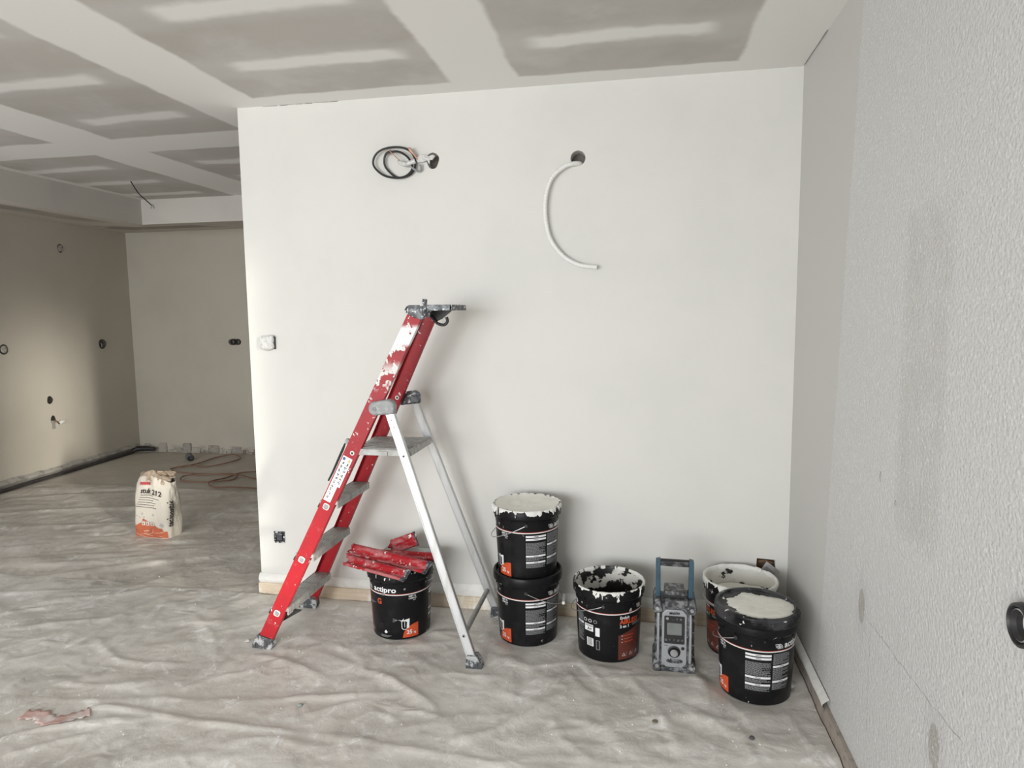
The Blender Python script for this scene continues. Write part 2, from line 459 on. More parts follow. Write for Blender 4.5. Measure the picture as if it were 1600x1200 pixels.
# ================================================================== ROOM SHELL
H = 2.5; W = 2.6423; D = 3.30; XB = -3.47; YR = -6.2; SZ = 2.32


def shell(name, mb, mat, **k):
    return mb.build(name, mat, kind='structure', **k)


floor = shell('floor', MB().box((-3.9, YR, -0.1), (W + 0.1, D + 0.1, 0)), CONC)


def cut(o, cutters):
    dg = None
    for c in cutters:
        md = o.modifiers.new('cut', 'BOOLEAN'); md.operation = 'DIFFERENCE'; md.solver = 'EXACT'; md.object = c
    bpy.context.view_layer.update()
    dg = bpy.context.evaluated_depsgraph_get()
    me = bpy.data.meshes.new_from_object(o.evaluated_get(dg))
    o.modifiers.clear(); o.data = me
    for c in cutters: bpy.data.objects.remove(c)


def cutter(poly, fn, d0, d1): return MB().prism(poly, fn, d0, d1).build('cutter', PAINT)


XZ = lambda a, b, d: (a, d, b)
YZ = lambda a, b, d: (d, a, b)
# main partition wall (its left end stands free)
wm = shell('wall_main', MB().box((0, 0, 0), (W, 0.12, H)), PAINT)
cut(wm, [cutter([(1.001 + 0.031 * cos(t) * (1 + 0.1 * sin(3 * t)), 2.196 + 0.038 * sin(t)) for t in np.linspace(0, 2 * pi, 20, endpoint=False)], XZ, -0.02, 0.06),
         cutter(circ(1.687, 2.172, 0.034, 28), XZ, -0.02, 0.07),
         cutter([(0.086, 0.287), (0.146, 0.287), (0.146, 0.347), (0.086, 0.347)], XZ, -0.02, 0.05),
         cutter([(2.505, 0.275), (2.592, 0.27), (2.588, 0.338), (2.508, 0.342)], XZ, -0.02, 0.05)])
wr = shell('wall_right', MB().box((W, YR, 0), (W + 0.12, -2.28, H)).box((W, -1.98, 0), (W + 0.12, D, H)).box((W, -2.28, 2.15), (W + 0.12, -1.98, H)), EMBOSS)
wb = shell('wall_back', MB().box((-3.9, D, 0), (W, D + 0.1, H)), REAR)
cut(wb, [cutter([(-2.232 - 0.035 + 0.042 * cos(t), 1.202 + 0.034 * sin(t)) for t in np.linspace(pi / 2, 3 * pi / 2, 9)] +
                [(-2.232 + 0.03 + 0.042 * cos(t), 1.202 + 0.034 * sin(t)) for t in np.linspace(-pi / 2, pi / 2, 9)], XZ, D - 0.02, D + 0.06)])
# left wall, one degree out of square as built; an opening to the left of the frame lets daylight in
lx = lambda y: -3.36 - (y - 1.47) * 0.055


def lwall(y0, y1, z0, z1):
    mb = MB()
    v = [(lx(y0), y0, z0), (lx(y1), y1, z0), (lx(y1), y1, z1), (lx(y0), y0, z1)]
    v2 = [(a - 0.12, b, c) for a, b, c in v]
    return mb.add(v + v2, [(0, 1, 2, 3), (7, 6, 5, 4), (0, 4, 5, 1), (1, 5, 6, 2), (2, 6, 7, 3), (3, 7, 4, 0)])


wl = shell('wall_left', lwall(0.30, D, 0, H), REAR)
hl = [((2.395, 2.128), 0.032, 0.04), ((2.844, 1.205), 0.05, 0.05), ((2.13, 0.72), 0.032, 0.037), ((2.15, 0.53), 0.028, 0.042), ((1.692, 1.213), 0.045, 0.045)]
cut(wl, [cutter([(y + ry * cos(t) * (1 + 0.08 * sin(3 * t + i)), z + rz_ * sin(t)) for t in np.linspace(0, 2 * pi, 18, endpoint=False)], YZ, lx(y) - 0.06, lx(y) + 0.02)
         for i, ((y, z), ry, rz_) in enumerate(hl)])
for a in ((YR, -1.8, 0, H), (-1.8, 0.3, 0, 0.35), (-1.8, 0.3, 2.12, H)):
    shell('wall_left', lwall(*a), REAR)
shell('wall_rear', MB().box((-3.9, YR - 0.1, 0), (-2.3, YR, H)).box((1.45, YR - 0.1, 0), (W + 0.1, YR, H)).box((-2.3, YR - 0.1, 0), (1.45, YR, 0.3)).box((-2.3, YR - 0.1, 2.3), (1.45, YR, H)), PAINT)
# window frames of those openings (out of frame)
wf = MB()
for x in (-2.3, -0.45, 1.40): wf.box((x, YR - 0.07, 0.3), (x + 0.05, YR - 0.02, 2.3))
wf.box((-2.3, YR - 0.07, 0.3), (1.45, YR - 0.02, 0.35)); wf.box((-2.3, YR - 0.07, 2.25), (1.45, YR - 0.02, 2.3))
shell('window_1', wf, WHITEP)

# ceiling: boards as separate panels, joints under the filler
ceil = empty('ceiling'); ceil['kind'] = 'structure'
xs = [-3.6, -2.52, -1.245, -0.02, 1.285, W]; ys = [YR, -4.8, -2.35, 0.02, 0.52, D]
for i in range(len(xs) - 1):
    for j in range(len(ys) - 1):
        MB().box((xs[i], ys[j], H), (xs[i + 1], ys[j + 1], H + 0.013)).build('plasterboard_panel', CEIL, ceil)
MB().box((-3.9, YR - 0.1, H + 0.0131), (W + 0.12, D + 0.1, H + 0.05)).build('ceiling_slab', CEIL, ceil)
MB().box((-3.9, YR, H), (-3.6, D, H + 0.013)).build('plasterboard_panel', CEIL, ceil)
# dropped soffit along the left and back walls
SF, SB = 2.287, 2.372       # underside: face edge, wall edge
yb, xl_ = D, -3.47
sf = MB()
P0 = [(-2.355, 0.0), (-2.355, 2.2), (W, 2.2), (W, yb), (xl_, yb), (xl_, 0.0)]
zz = [SF, SF, SF, SB, SB, SB]
vs = [(x, y, z) for (x, y), z in zip(P0, zz)] + [(x, y, H) for x, y in P0]
sf.add(vs, [(0, 1, 7, 6), (1, 2, 8, 7), (2, 3, 9, 8), (3, 4, 10, 9), (4, 5, 11, 10), (5, 0, 6, 11), (6, 7, 10, 11), (7, 8, 9, 10)], 0)
sf.add(vs, [(5, 4, 1, 0), (4, 3, 2, 1)], 1)
shell('ceiling_soffit', sf, [SOFF, SOFFB])

# ceiling crack at the top of the main wall and in the right corner: missing filler
mb = MB()
for i in range(9):
    x = 0.13 + i * 0.045 + random.Random(i).random() * 0.01
    mb.box((x, -0.0008, H - 0.0022 - (i % 3) * 0.0006), (x + 0.041, 0.0005, H - 0.0010))
tag(mb.build('filler_crack', HOLE), 'thin dark crack where the ceiling filler meets the top of the white wall', 'crack')
mb = MB()
mb.tube(spline([(W - 0.003, -0.02, H - 0.002), (W - 0.004, -0.13, H - 0.002), (W - 0.003, -0.24, H - 0.001), (W - 0.004, -0.38, H - 0.002)], 4), 0.0010, 5)
tag(mb.build('corner_crack', HOLE), 'hairline crack running along the ceiling edge from the right corner', 'crack')

# ---- skirting
sk = empty('baseboard_main', (0, 0, 0)); sk['kind'] = 'structure'
rnd = random.Random(3)
for x0, x1 in ((-0.012, 0.62), (0.623, 1.52), (1.523, W - 0.012)):
    MB().box((x0, -0.014, 0.0), (x1, 0, 0.066)).build('skirting_board', WOOD, sk, bevel=0.0015)
mb = MB()


def bead(u, v):
    x = -0.008 + u * (W - 0.008)
    n = float(fbm(x * 7, 0.5, 4, 2)); t = 0.006 + 0.010 * n
    if x < 0.3: t += 0.006 * max(0, 1 - x / 0.3)
    a = pi * v
    return (x, -(0.001 + t * 0.9 * sin(a)), 0.060 + v * (0.040 + 0.045 * float(fbm(x * 5, 2.5, 4, 12))))


mb.grid(bead, 260, 8)
mb.build('filler_bead', PLASTER, sk, smooth=True)
sk = empty('baseboard_right', (0, 0, 0)); sk['kind'] = 'structure'
MB().box((W - 0.016, -2.2, 0.0), (W, 0, 0.07)).build('skirting_board', simple('grey_skirting', (0.36, 0.31, 0.27), 0.6, var=0.15), sk, bevel=0.002)
mb = MB()
mb.grid(lambda u, v: (W - 0.004 - (0.018 + 0.010 * float(fbm(u * 9, 3, 3))) * sin(pi * v), -0.02 - u * 0.72, 0.055 + 0.05 * v), 80, 6)
mb.build('filler_bead', PLASTER, sk, smooth=True)
# cracks drawn on the right wall
rnd = random.Random(8); cp = []
for a, b in (((-1.07, 0.56), (-1.20, 0.560)), ((-1.20, 0.560), (-1.46, 0.560)), ((-1.46, 0.560), (-1.70, 0.572))):
    for k in range(12):
        t_ = k / 12; cp.append((W - 0.0004, a[0] + (b[0] - a[0]) * t_ + rnd.uniform(-0.003, 0.003), a[1] + (b[1] - a[1]) * t_ + rnd.uniform(-0.004, 0.004)))
tag(MB().tube(cp, [rnd.choice((0.0002, 0.0006, 0.0008)) for _ in cp], 4)
    .build('wall_crack', GREYP), 'thin slanting crack low on the textured right wall', 'crack')
cp = [(W - 0.0004, -1.10 - 0.0002 * k + rnd.uniform(-0.002, 0.002), 0.545 - 0.011 * k) for k in range(30)]
tag(MB().tube(cp, [rnd.choice((0.0002, 0.0004, 0.0006)) for _ in cp], 4).build('wall_crack', GREYP), 'fine vertical crack low on the textured right wall', 'crack')
for k, (y, z, l) in enumerate(((-1.125, 1.02, 0.03), (-1.245, 0.97, 0.016))):
    tag(MB().tube([(W - 0.0005, y, z), (W - 0.0008, y + 0.004, z - l * 0.5), (W - 0.0005, y + 0.001, z - l)], 0.0016, 5).build('wall_scuff', GREYP),
        ('longer dark scuff mark at mid height of the textured right wall', 'shorter dark scuff mark to the right of the longer one on the textured wall')[k], 'scuff mark')

# ================================================================== FLOOR FILM
RIDGES = [
 ([(-0.5, -1.06), (-0.5, -0.89), (-0.51, -0.64), (-0.53, -0.34), (-0.43, -0.09)], 0.022, 0.014),
 ([(-0.11, -1.09), (0.1, -1.08), (0.38, -1.1), (0.63, -1.1), (0.83, -1.09)], 0.016, 0.020),
 ([(0.82, -1.09), (1.02, -1.1), (1.21, -1.12), (1.49, -1.14), (1.7, -1.2)], 0.013, 0.014),
 ([(-0.99, -0.61), (-0.75, -0.5), (-0.54, -0.42)], 0.02, 0.010), ([(-1.17, -0.45), (-1.01, -0.27), (-0.7, -0.14), (-0.62, 0.0)], 0.02, 0.010),
 ([(-0.48, -0.6), (-0.33, -0.7), (-0.17, -0.77), (0.12, -0.74)], 0.022, 0.016), ([(0.18, -0.94), (0.27, -0.83), (0.41, -0.73), (0.49, -0.61)], 0.02, 0.012),
 ([(0.27, -0.61), (0.43, -0.63), (0.58, -0.68), (0.7, -0.74)], 0.025, 0.018), ([(0.63, -0.91), (0.77, -0.88), (0.91, -0.84), (1.1, -0.79)], 0.018, 0.016),
 ([(0.7, -1.04), (0.85, -0.93), (0.97, -0.85)], 0.022, 0.012), ([(0.89, -0.65), (1.06, -0.75), (1.17, -0.82), (1.24, -0.89)], 0.02, 0.020),
 ([(1.03, -0.88), (1.16, -0.9), (1.3, -0.94)], 0.02, 0.014), ([(1.33, -1.06), (1.45, -0.99), (1.61, -0.81), (1.69, -0.68)], 0.026, 0.018),
 ([(1.67, -0.22), (1.73, -0.41), (1.8, -0.55), (1.86, -0.66)], 0.016, 0.012), ([(1.68, -0.52), (1.73, -0.61), (1.81, -0.71)], 0.014, 0.012),
 ([(1.91, -0.48), (1.98, -0.61), (2.03, -0.69), (2.09, -0.91), (2.11, -1.01)], 0.022, 0.013), ([(2.08, -0.68), (2.21, -0.76), (2.33, -0.89)], 0.02, 0.010),
 ([(2.5, -0.65), (2.53, -0.8), (2.55, -0.9)], 0.014, 0.014), ([(-0.22, -1.31), (-0.14, -1.24), (0.03, -1.16), (0.21, -1.12)], 0.016, 0.016),
 ([(-0.13, -1.4), (-0.03, -1.3), (0.09, -1.22)], 0.018, 0.014), ([(1.82, -1.06), (1.72, -0.98), (1.66, -0.84)], 0.02, 0.012),
 ([(2.29, -0.42), (2.31, -0.64), (2.4, -0.82)], 0.018, 0.008), ([(0.54, -1.22), (0.71, -1.15), (0.96, -1.18)], 0.02, 0.012),
 ([(-0.71, -0.87), (-0.58, -0.74), (-0.62, -0.56)], 0.02, 0.010), ([(0.46, -0.45), (0.63, -0.48), (0.79, -0.56), (0.88, -0.7)], 0.02, 0.009),
 ([(1.0, -0.5), (1.2, -0.62), (1.5, -0.62)], 0.02, 0.006), ([(1.36, -0.7), (1.6, -0.78), (1.85, -0.9), (2.0, -1.1)], 0.03, 0.008),
 ([(-0.2, -0.3), (0.05, -0.5), (0.2, -0.7)], 0.025, 0.010), ([(0.1, -0.85), (-0.1, -0.95), (-0.35, -0.95)], 0.02, 0.012),
 ([(-1.6, -0.3), (-1.2, -0.2), (-0.7, -0.05)], 0.02, 0.010), ([(-1.9, -0.9), (-1.3, -0.55), (-0.9, -0.3)], 0.02, 0.012)]


def film_h(X, Y):
    wx = X + 0.10 * (fbm(X * 2.2, Y * 2.2, 3, 1) - 0.5); wy = Y + 0.10 * (fbm(X * 2.2, Y * 2.2, 3, 5) - 0.5)
    h = np.zeros_like(X)
    # folded creases: ridged noise in two directions
    for (ang, sc, st, amp, sd) in ((0.25, 2.6, 3.4, 0.011, 2), (-0.55, 2.2, 3.6, 0.010, 4), (1.1, 3.0, 3.0, 0.006, 8), (0.0, 7.0, 2.6, 0.0035, 12), (0.8, 9.0, 2.4, 0.003, 15)):
        a = wx * cos(ang) + wy * sin(ang); b = -wx * sin(ang) + wy * cos(ang)
        n = fbm(a * sc / st * 1.3, b * sc * 1.1, 3, sd)
        rdg = 1 - np.abs(2 * n / 0.875 - 1)
        h += 0.55 * amp * np.clip((rdg - 0.78) / 0.22, 0, 1) ** 1.6
    h += 0.003 * fbm(X * 5, Y * 5, 4, 20) + 0.0012 * fbm(X * 22, Y * 22, 3, 23)
    for pts, wd, amp in RIDGES:
        P = spline([(a, b, 0) for a, b in pts], 4)
        d = np.full_like(X, 9.0); tt = np.zeros_like(X); n = len(P) - 1
        for i in range(n):
            ax, ay = P[i].x, P[i].y; bx, by = P[i + 1].x, P[i + 1].y
            vx, vy = bx - ax, by - ay; L2 = vx * vx + vy * vy
            t = np.clip(((X - ax) * vx + (Y - ay) * vy) / L2, 0, 1)
            dd = np.hypot(X - ax - t * vx, Y - ay - t * vy)
            k = dd < d; d = np.where(k, dd, d); tt = np.where(k, (i + t) / n, tt)
        env = np.clip(np.minimum(tt, 1 - tt) * 6, 0, 1)
        dj = np.abs(d + 0.02 * (fbm(X * 8, Y * 8, 2, 30) - 0.45))
        h += 0.5 * amp * env * np.exp(-(dj / (wd * 0.75)) ** 1.4)
    return h


def footing(X, Y):
    f = np.ones_like(X)
    for (cx, cy, r) in FEET: f = np.minimum(f, np.clip((np.hypot(X - cx, Y - cy) - r) / 0.05, 0, 1))
    return f


FEET = [(0.878, -0.258, 0.135), (1.476, -0.222, 0.14), (1.846, -0.298, 0.14), (2.408, -0.19, 0.14), (2.424, -0.515, 0.14), (2.118, -0.36, 0.10),
        (0.325, -0.55, 0.05), (0.325, -0.105, 0.05), (1.295, -0.54, 0.05), (1.29, -0.07, 0.05)]


def sheet(name, x0, x1, y0, y1, step, mat, base, fn=None, ycut=None):
    nx = int((x1 - x0) / step); ny = int((y1 - y0) / step)
    xs = np.linspace(x0, x1, nx + 1); ys = np.linspace(y0, y1, ny + 1); Xg, Yg = np.meshgrid(xs, ys)
    if ycut is not None: Yg = ycut(Xg, Yg)
    Z = (film_h(Xg, Yg) if fn is None else fn(Xg, Yg)) * footing(Xg, Yg) + base
    ed = np.minimum.reduce([Yg - y0 + 1, (Yg.max(axis=0)[None, :] - Yg) / 0.03]); Z = base + (Z - base) * np.clip(ed, 0, 1)
    V = np.stack([Xg, Yg, Z], -1).reshape(-1, 3)
    i = np.arange(ny)[:, None] * (nx + 1) + np.arange(nx)[None, :]; i = i.reshape(-1)
    F = np.stack([i, i + 1, i + nx + 2, i + nx + 1], -1)
    me = bpy.data.meshes.new(name); me.vertices.add(len(V)); me.vertices.foreach_set('co', V.astype(np.float32).ravel())
    me.loops.add(F.size); me.loops.foreach_set('vertex_index', F.astype(np.int32).ravel())
    me.polygons.add(len(F)); me.polygons.foreach_set('loop_start', np.arange(0, F.size, 4, dtype=np.int32))
    me.polygons.foreach_set('loop_total', np.full(len(F), 4, np.int32)); me.update(); me.validate()
    me.polygons.foreach_set('use_smooth', [True] * len(me.polygons)); me.materials.append(mat)
    o = bpy.data.objects.new(name, me); C.objects.link(o); return o


def cutf(Xg, Yg):
    lim = np.where(Xg < 0, -0.005 + 0.05 * (fbm(Xg * 4, Xg * 0, 3, 3) - 0.4) * np.clip(-Xg * 3, 0, 1) + 0.02 * np.clip(-Xg, 0, 1), -0.018)
    return -2.7 + (Yg + 2.7) * (lim + 2.7) / (-0.018 + 2.7)


s1 = sheet('plastic_sheet', -3.1, W - 0.02, -2.7, -0.018, 0.0125, FILM, 0.0045, ycut=cutf)
tag(s1, 'wrinkled dusty plastic sheet covering the floor in front of the white wall', 'floor covering')


def rear_h(X, Y):
    a = X * cos(0.35) + Y * sin(0.35); b = -X * sin(0.35) + Y * cos(0.35)
    h = np.zeros_like(X)
    for sc, amp, sd in ((1.6, 0.012, 41), (3.2, 0.006, 44)):
        n = fbm(a * sc * 0.25, b * sc * 1.6, 3, sd); r = 1 - np.abs(2 * n / 0.875 - 1)
        h += amp * np.clip((r - 0.75) / 0.25, 0, 1) ** 1.5
    return h + 0.003 * fbm(X * 4, Y * 4, 3, 50)


s2 = sheet('plastic_sheet', -3.25, -0.02, -0.06, 1.9, 0.02, FILM2, 0.0015, fn=rear_h)
tag(s2, 'flatter greyer plastic sheet on the floor behind the front sheet, under the paper sack', 'floor covering')

# ================================================================== LADDER
LO = Vector((0.8, -0.33, 0))
lad = empty('step_ladder', LO, 0, 'red and aluminium platform step ladder splashed with white paint, standing open by the wall', 'ladder')
ny_ = lambda z: -0.555 + 0.0767 * z
fy_ = lambda z: -0.105 - 0.0767 * z
xc_ = lambda z: 0.322 + 0.49 * z
dr = Vector((0.49, 0, 1)).normalized(); ur = Vector((dr.z, 0, -dr.x))


def LB(mb, name, mat, parent=lad, **k): return mb.build(name, mat, parent, world=True, **k)


def rail(side, mat):
    yf = ny_ if side < 0 else fy_
    z0, z1 = 0.028, 1.478; wd = 0.0315; dp = 0.026; t = 0.003
    prof = [(-wd, 0), (wd, 0), (wd, dp), (wd - t, dp), (wd - t, t), (-wd + t, t), (-wd + t, dp), (-wd, dp)]
    p0 = Vector((xc_(z0), yf(z0), z0)); p1 = Vector((xc_(z1), yf(z1), z1)); mb = MB()

    def fn(a, b, d):
        p = p0.lerp(p1, d); return p + ur * a + Vector((0, -side * b, 0))
    mb.prism(prof, fn, 0, 1)
    return LB(mb, 'rail', mat, bevel=0.0012)


rn = rail(-1, RED_N); rf = rail(1, RED_F)
# feet of the red rails
for yf, sd in ((ny_, -1), (fy_, 1)):
    y = yf(0.02); mb = MB()
    T = Matrix.Translation((xc_(0.02), y - sd * 0.013, 0))
    mb.prism([(-0.052, 0.006), (0.040, 0.004), (0.050, 0.018), (0.046, 0.050), (-0.020, 0.068), (-0.046, 0.026)], lambda a, b, d: T @ Vector((a, d, b)), -0.019, 0.019)
    for k in range(4): mb.box((-0.034 + k * 0.018, -0.022 if sd < 0 else 0.019, 0.010), (-0.028 + k * 0.018, -0.019 if sd < 0 else 0.022, 0.036), T=T)
    LB(mb, 'foot', FOOT, bevel=0.004)
# treads with their square tube ends
for z in (0.655, 0.417, 0.172):
    mb = MB(); x = xc_(z); y0 = ny_(z) + 0.003; y1 = fy_(z) - 0.003
    mb.box((x - 0.034, y0, z + 0.004), (x + 0.052, y1, z + 0.020))
    for k in range(7): mb.box((x - 0.032 + k * 0.0125, y0 + 0.004, z + 0.020), (x - 0.026 + k * 0.0125, y1 - 0.004, z + 0.0225))
    mb.box((x + 0.044, y0, z - 0.012), (x + 0.052, y1, z + 0.004)); mb.box((x - 0.034, y0, z - 0.012), (x - 0.029, y1, z + 0.004))
    tr = LB(mb, 'tread', ALUD, bevel=0.0015)
    for yy, sd in ((ny_(z) - 0.001, -1), (fy_(z) + 0.001, 1)):
        e = MB(); sq = []
        for k in range(24):
            a = 2 * pi * k / 24; q = (abs(cos(a)) ** 4 + abs(sin(a)) ** 4) ** -0.25; sq.append((cos(a) * q, sin(a) * q))
        n = len(sq)
        c0 = Vector((xc_(z - 0.004), yy, z - 0.004)); vs = []
        for rad, dy in ((0.0140, 0), (0.0140, 0.003), (0.0112, 0.004), (0.0112, -0.0), ):
            vs += [c0 + ur * a * rad + dr * b * rad + Vector((0, sd * dy, 0)) for a, b in sq]
        fs = [(i * n + k, i * n + (k + 1) % n, (i + 1) * n + (k + 1) % n, (i + 1) * n + k) for i in range(3) for k in range(n)] + [tuple(3 * n + k for k in range(n))]
        e.add(vs, fs[:-1], 0).add([vs[3 * n + k] for k in range(n)], [tuple(range(n))], 1)
        if sd < 0: LB(e, 'tube_end', [WHITEP, GREYP], smooth=True)
# triangular gusset under the lowest tread
mb = MB().prism([(xc_(0.1) - 0.0, 0.09), (xc_(0.17) + 0.09, 0.165), (xc_(0.17), 0.17)], lambda a, b, d: (a, d, b), -0.50, -0.485); LB(mb, 'gusset', BLACKP)

# platform
mb = MB(); z = 0.884
px = [(0.775, -0.482), (1.020, -0.482), (1.012, -0.19), (0.745, -0.19)]
mb.prism(px, lambda a, b, d: (a, b, d), z + 0.014, z + 0.022)
for k in range(9):
    yy = -0.474 + k * 0.0312; mb.box((0.775, yy, z + 0.022), (1.010, yy + 0.02, z + 0.0245))
mb.box((0.775, -0.484, z - 0.006), (1.020, -0.474, z + 0.02)); mb.box((0.775, -0.198, z - 0.006), (1.010, -0.188, z + 0.02))
mb.box((1.005, -0.482, z - 0.008), (1.020, -0.19, z + 0.018))
mb.box((0.880, -0.488, z - 0.006), (0.920, -0.484, z + 0.014))
LB(mb, 'platform', ALUD, bevel=0.0015)


# aluminium rear legs
def alx(z): return 0.942 + (1.06 - z) * 0.341


for sd, yt, yb in ((-1, -0.490, -0.545), (1, -0.172, -0.068)):
    p1 = Vector((alx(1.065), yt, 1.065)); p0 = Vector((alx(0.02), yb, 0.02)); d = (p1 - p0).normalized()
    ul = Vector((d.z, 0, -d.x)).normalized()
    mb = MB()
    fn = lambda a, b, t, p0=p0, p1=p1, ul=ul: p0.lerp(p1, t) + ul * a + Vector((0, b, 0))
    mb.prism([(-0.0185, -0.011), (0.0185, -0.011), (0.0185, 0.011), (-0.0185, 0.011)], fn, 0, 1)
    for a in (-0.0165, 0.0125): mb.prism([(a, -0.0125), (a + 0.004, -0.0125), (a + 0.004, -0.011), (a, -0.011)], fn, 0, 1)
    leg = LB(mb, 'leg', ALU, bevel=0.0015)
    # plastic foot
    T = Matrix.Translation((alx(0.02) + 0.004, yb, 0)); mb = MB()
    mb.prism([(-0.034, 0.003), (0.036, 0.004), (0.034, 0.03), (0.012, 0.058), (-0.030, 0.056)], lambda a, b, d: T @ Vector((a, d, b)), -0.022, 0.022)
    for k in range(3): mb.box((-0.022 + k * 0.018, -0.025, 0.012), (-0.016 + k * 0.018, -0.022, 0.045), T=T)
    LB(mb, 'foot', FOOT, bevel=0.005)
    # rivets and holes
    if sd < 0:
        for z, rr_ in ((1.035, 0.0035), (1.005, 0.0035), (0.884, 0.007), (0.135, 0.007)):
            c = p0.lerp(p1, (z - 0.02) / 1.045); mb = MB()
            mb.lathe([(0.0001, 0.0), (rr_ * 0.65, 0.0), (rr_ * 0.65, 0.002), (rr_, 0.002), (rr_ * 1.1, 0)], 16, mi=[1, 1, 0, 0], T=Matrix.Translation(c + Vector((0, -0.0112, 0))) @ Matrix.Rotation(pi / 2, 4, 'X'))
            LB(mb, 'rivet', [STEEL, BLACKP], smooth=True)
# brace tube between the legs
LB(MB().tube([(alx(0.135) - 0.002, -0.53, 0.135), (alx(0.135) - 0.004, -0.08, 0.14)], 0.011, 14), 'brace', ALUD, smooth=True)

# hinge brackets
for sd, y0, y1 in ((-1, -0.512, -0.474), (1, -0.186, -0.150)):
    ax, az, bx, bz = (0.880, 1.083, 0.936, 1.092); ra, rb = 0.030, 0.031
    pts = [(ax + ra * cos(t), az + ra * sin(t)) for t in np.linspace(pi * 0.55, pi * 1.62, 14)]
    pts += [(0.918, 1.058), (0.932, 1.058), (alx(1.06) + 0.024, 1.062)] + [(bx + rb * cos(t), bz + rb * sin(t)) for t in np.linspace(-0.3, pi * 0.5, 10)]
    mb = MB().prism(pts, lambda a, b, d: (a, d, b), y0, y1)
    br = LB(mb, 'hinge_bracket', HINGE if sd < 0 else DARKP, bevel=0.009, seg=4, smooth=True)
    if sd < 0:
        c = Vector((0.879, y0 - 0.0005, 1.082))
        LB(MB().lathe([(0.0001, 0.0), (0.004, 0.0), (0.005, 0.002), (0.0085, 0.002), (0.0095, 0)], 20, T=Matrix.Translation(c) @ Matrix.Rotation(pi / 2, 4, 'X')), 'pivot_pin', GREYP, smooth=True)
for (z, yy) in ((0.886, ny_(0.886)), (1.09, fy_(1.09) - 0.004)):
    c = Vector((xc_(z) + 0.006, yy - 0.0005, z))
    LB(MB().lathe([(0.0001, 0.0), (0.0055, 0.0), (0.0055, 0.0025), (0.0095, 0.0025), (0.0105, 0)], 20, mi=[1, 0, 0, 0], T=Matrix.Translation(c) @ Matrix.Rotation(pi / 2, 4, 'X')), 'rivet', [WHITEP, BLACKP], smooth=True)
# black safety strap lying along the back of the near rail
o0 = lambda z, off: Vector((xc_(z) - 0.040 - off, ny_(z) + 0.008, z))
LB(MB().tube([o0(0.925, 0.010), o0(0.90, 0.008), o0(0.80, 0.006), o0(0.762, 0.008)], [0.004, 0.006, 0.005, 0.004], 8), 'strap', BLACKP, smooth=True)
LB(MB().lathe([(0.0001, -0.008), (0.011, -0.008), (0.013, 0), (0.011, 0.008), (0.0001, 0.008)], 18, T=Matrix.Translation(o0(0.935, 0.002)) @ Matrix.Rotation(pi / 2, 4, 'X')), 'knob', HINGE, smooth=True)
for z in (0.655, 0.417, 0.172):
    LB(MB().tube([o0(z + 0.012, -0.004), o0(z - 0.010, -0.002)], 0.005, 8), 'clip', BLACKP, smooth=True)
# top tray
mb = MB()
mb.box((1.018, -0.448, 1.494), (1.205, -0.212, 1.506)); mb.box((1.018, -0.450, 1.490), (1.205, -0.442, 1.514)); mb.box((1.018, -0.218, 1.490), (1.205, -0.210, 1.514))
mb.box((1.196, -0.45, 1.490), (1.206, -0.21, 1.514))
mb.tube([(1.03, -0.445, 1.508), (1.012, -0.445, 1.506), (1.004, -0.445, 1.494), (1.010, -0.445, 1.482)], 0.005, 8)
tr = LB(mb, 'tray', DARKP, bevel=0.002)
for yy, nm in ((ny_(1.45), 0), (fy_(1.45) - 0.03, 1)):
    mb = MB().prism([(1.012, 1.478), (1.040, 1.462), (1.076, 1.452), (1.098, 1.478), (1.115, 1.494), (1.02, 1.494)], lambda a, b, d: (a, d, b), yy - 0.006, yy + 0.028)
    LB(mb, 'rail_socket', DARKP, bevel=0.003)
LB(MB().tube([(1.085, -0.448, 1.470), (1.088, -0.450, 1.50), (1.092, -0.450, 1.538)], [0.010, 0.012, 0.010], 12), 'peg', DARKP, smooth=True)
LB(MB().prism([(1.055, 1.492), (1.165, 1.492), (1.118, 1.455), (1.085, 1.440)], lambda a, b, d: (a, d, b), -0.30, -0.285), 'web_plate', BLACKP, bevel=0.001)
LB(MB().tube(spline([(1.070, -0.31, 1.470), (1.100, -0.31, 1.436), (1.130, -0.31, 1.428), (1.146, -0.31, 1.442), (1.143, -0.31, 1.462)], 5), 0.0065, 10), 'hook', BLACKP, smooth=True)

# warning sticker on the near rail
st = MB()
zc = lambda z: Vector((xc_(z), ny_(z) - 0.0012, z))


def onrail(u, z, e=0.0): return zc(z) + ur * u + Vector((0, -e, 0))


def rquad(mb, u0, u1, z0, z1, mi, e): mb.add([onrail(u0, z0, e), onrail(u1, z0, e), onrail(u1, z1, e), onrail(u0, z1, e)], [(0, 1, 2, 3)], mi)


rquad(st, -0.026, 0.008, 0.672, 0.742, 0, 0); rquad(st, -0.026, 0.019, 0.742, 0.866, 0, 0)
rquad(st, -0.003, -0.002, 0.680, 0.848, 1, 0.0002)
rnd = random.Random(5)
for r in range(11):
    for c in range(2):
        z = 0.682 + r * 0.0165; u = -0.020 + c * 0.020
        if z > 0.845 or (c == 1 and z < 0.74): continue
        for k in range(7):
            du = rnd.uniform(0, 0.011); dz = rnd.uniform(0, 0.010)
            if rnd.random() < 0.5: rquad(st, u + du, u + du + 0.0022, z + dz, z + dz + 0.006, 4, 0.0003)
            else: rquad(st, u + du * 0.6, u + du * 0.6 + 0.006, z + dz, z + dz + 0.002, 4, 0.0003)
st.add([onrail(-0.017 + 0.0068 * cos(a), 0.855 + 0.0062 * sin(a), 0.0004) for a in np.linspace(0, 2 * pi, 16, endpoint=False)], [tuple(range(16))], 2)
st.add([onrail(0.001, 0.849, 0.0004), onrail(0.015, 0.849, 0.0004), onrail(0.008, 0.861, 0.0004)], [(0, 1, 2)], 3)
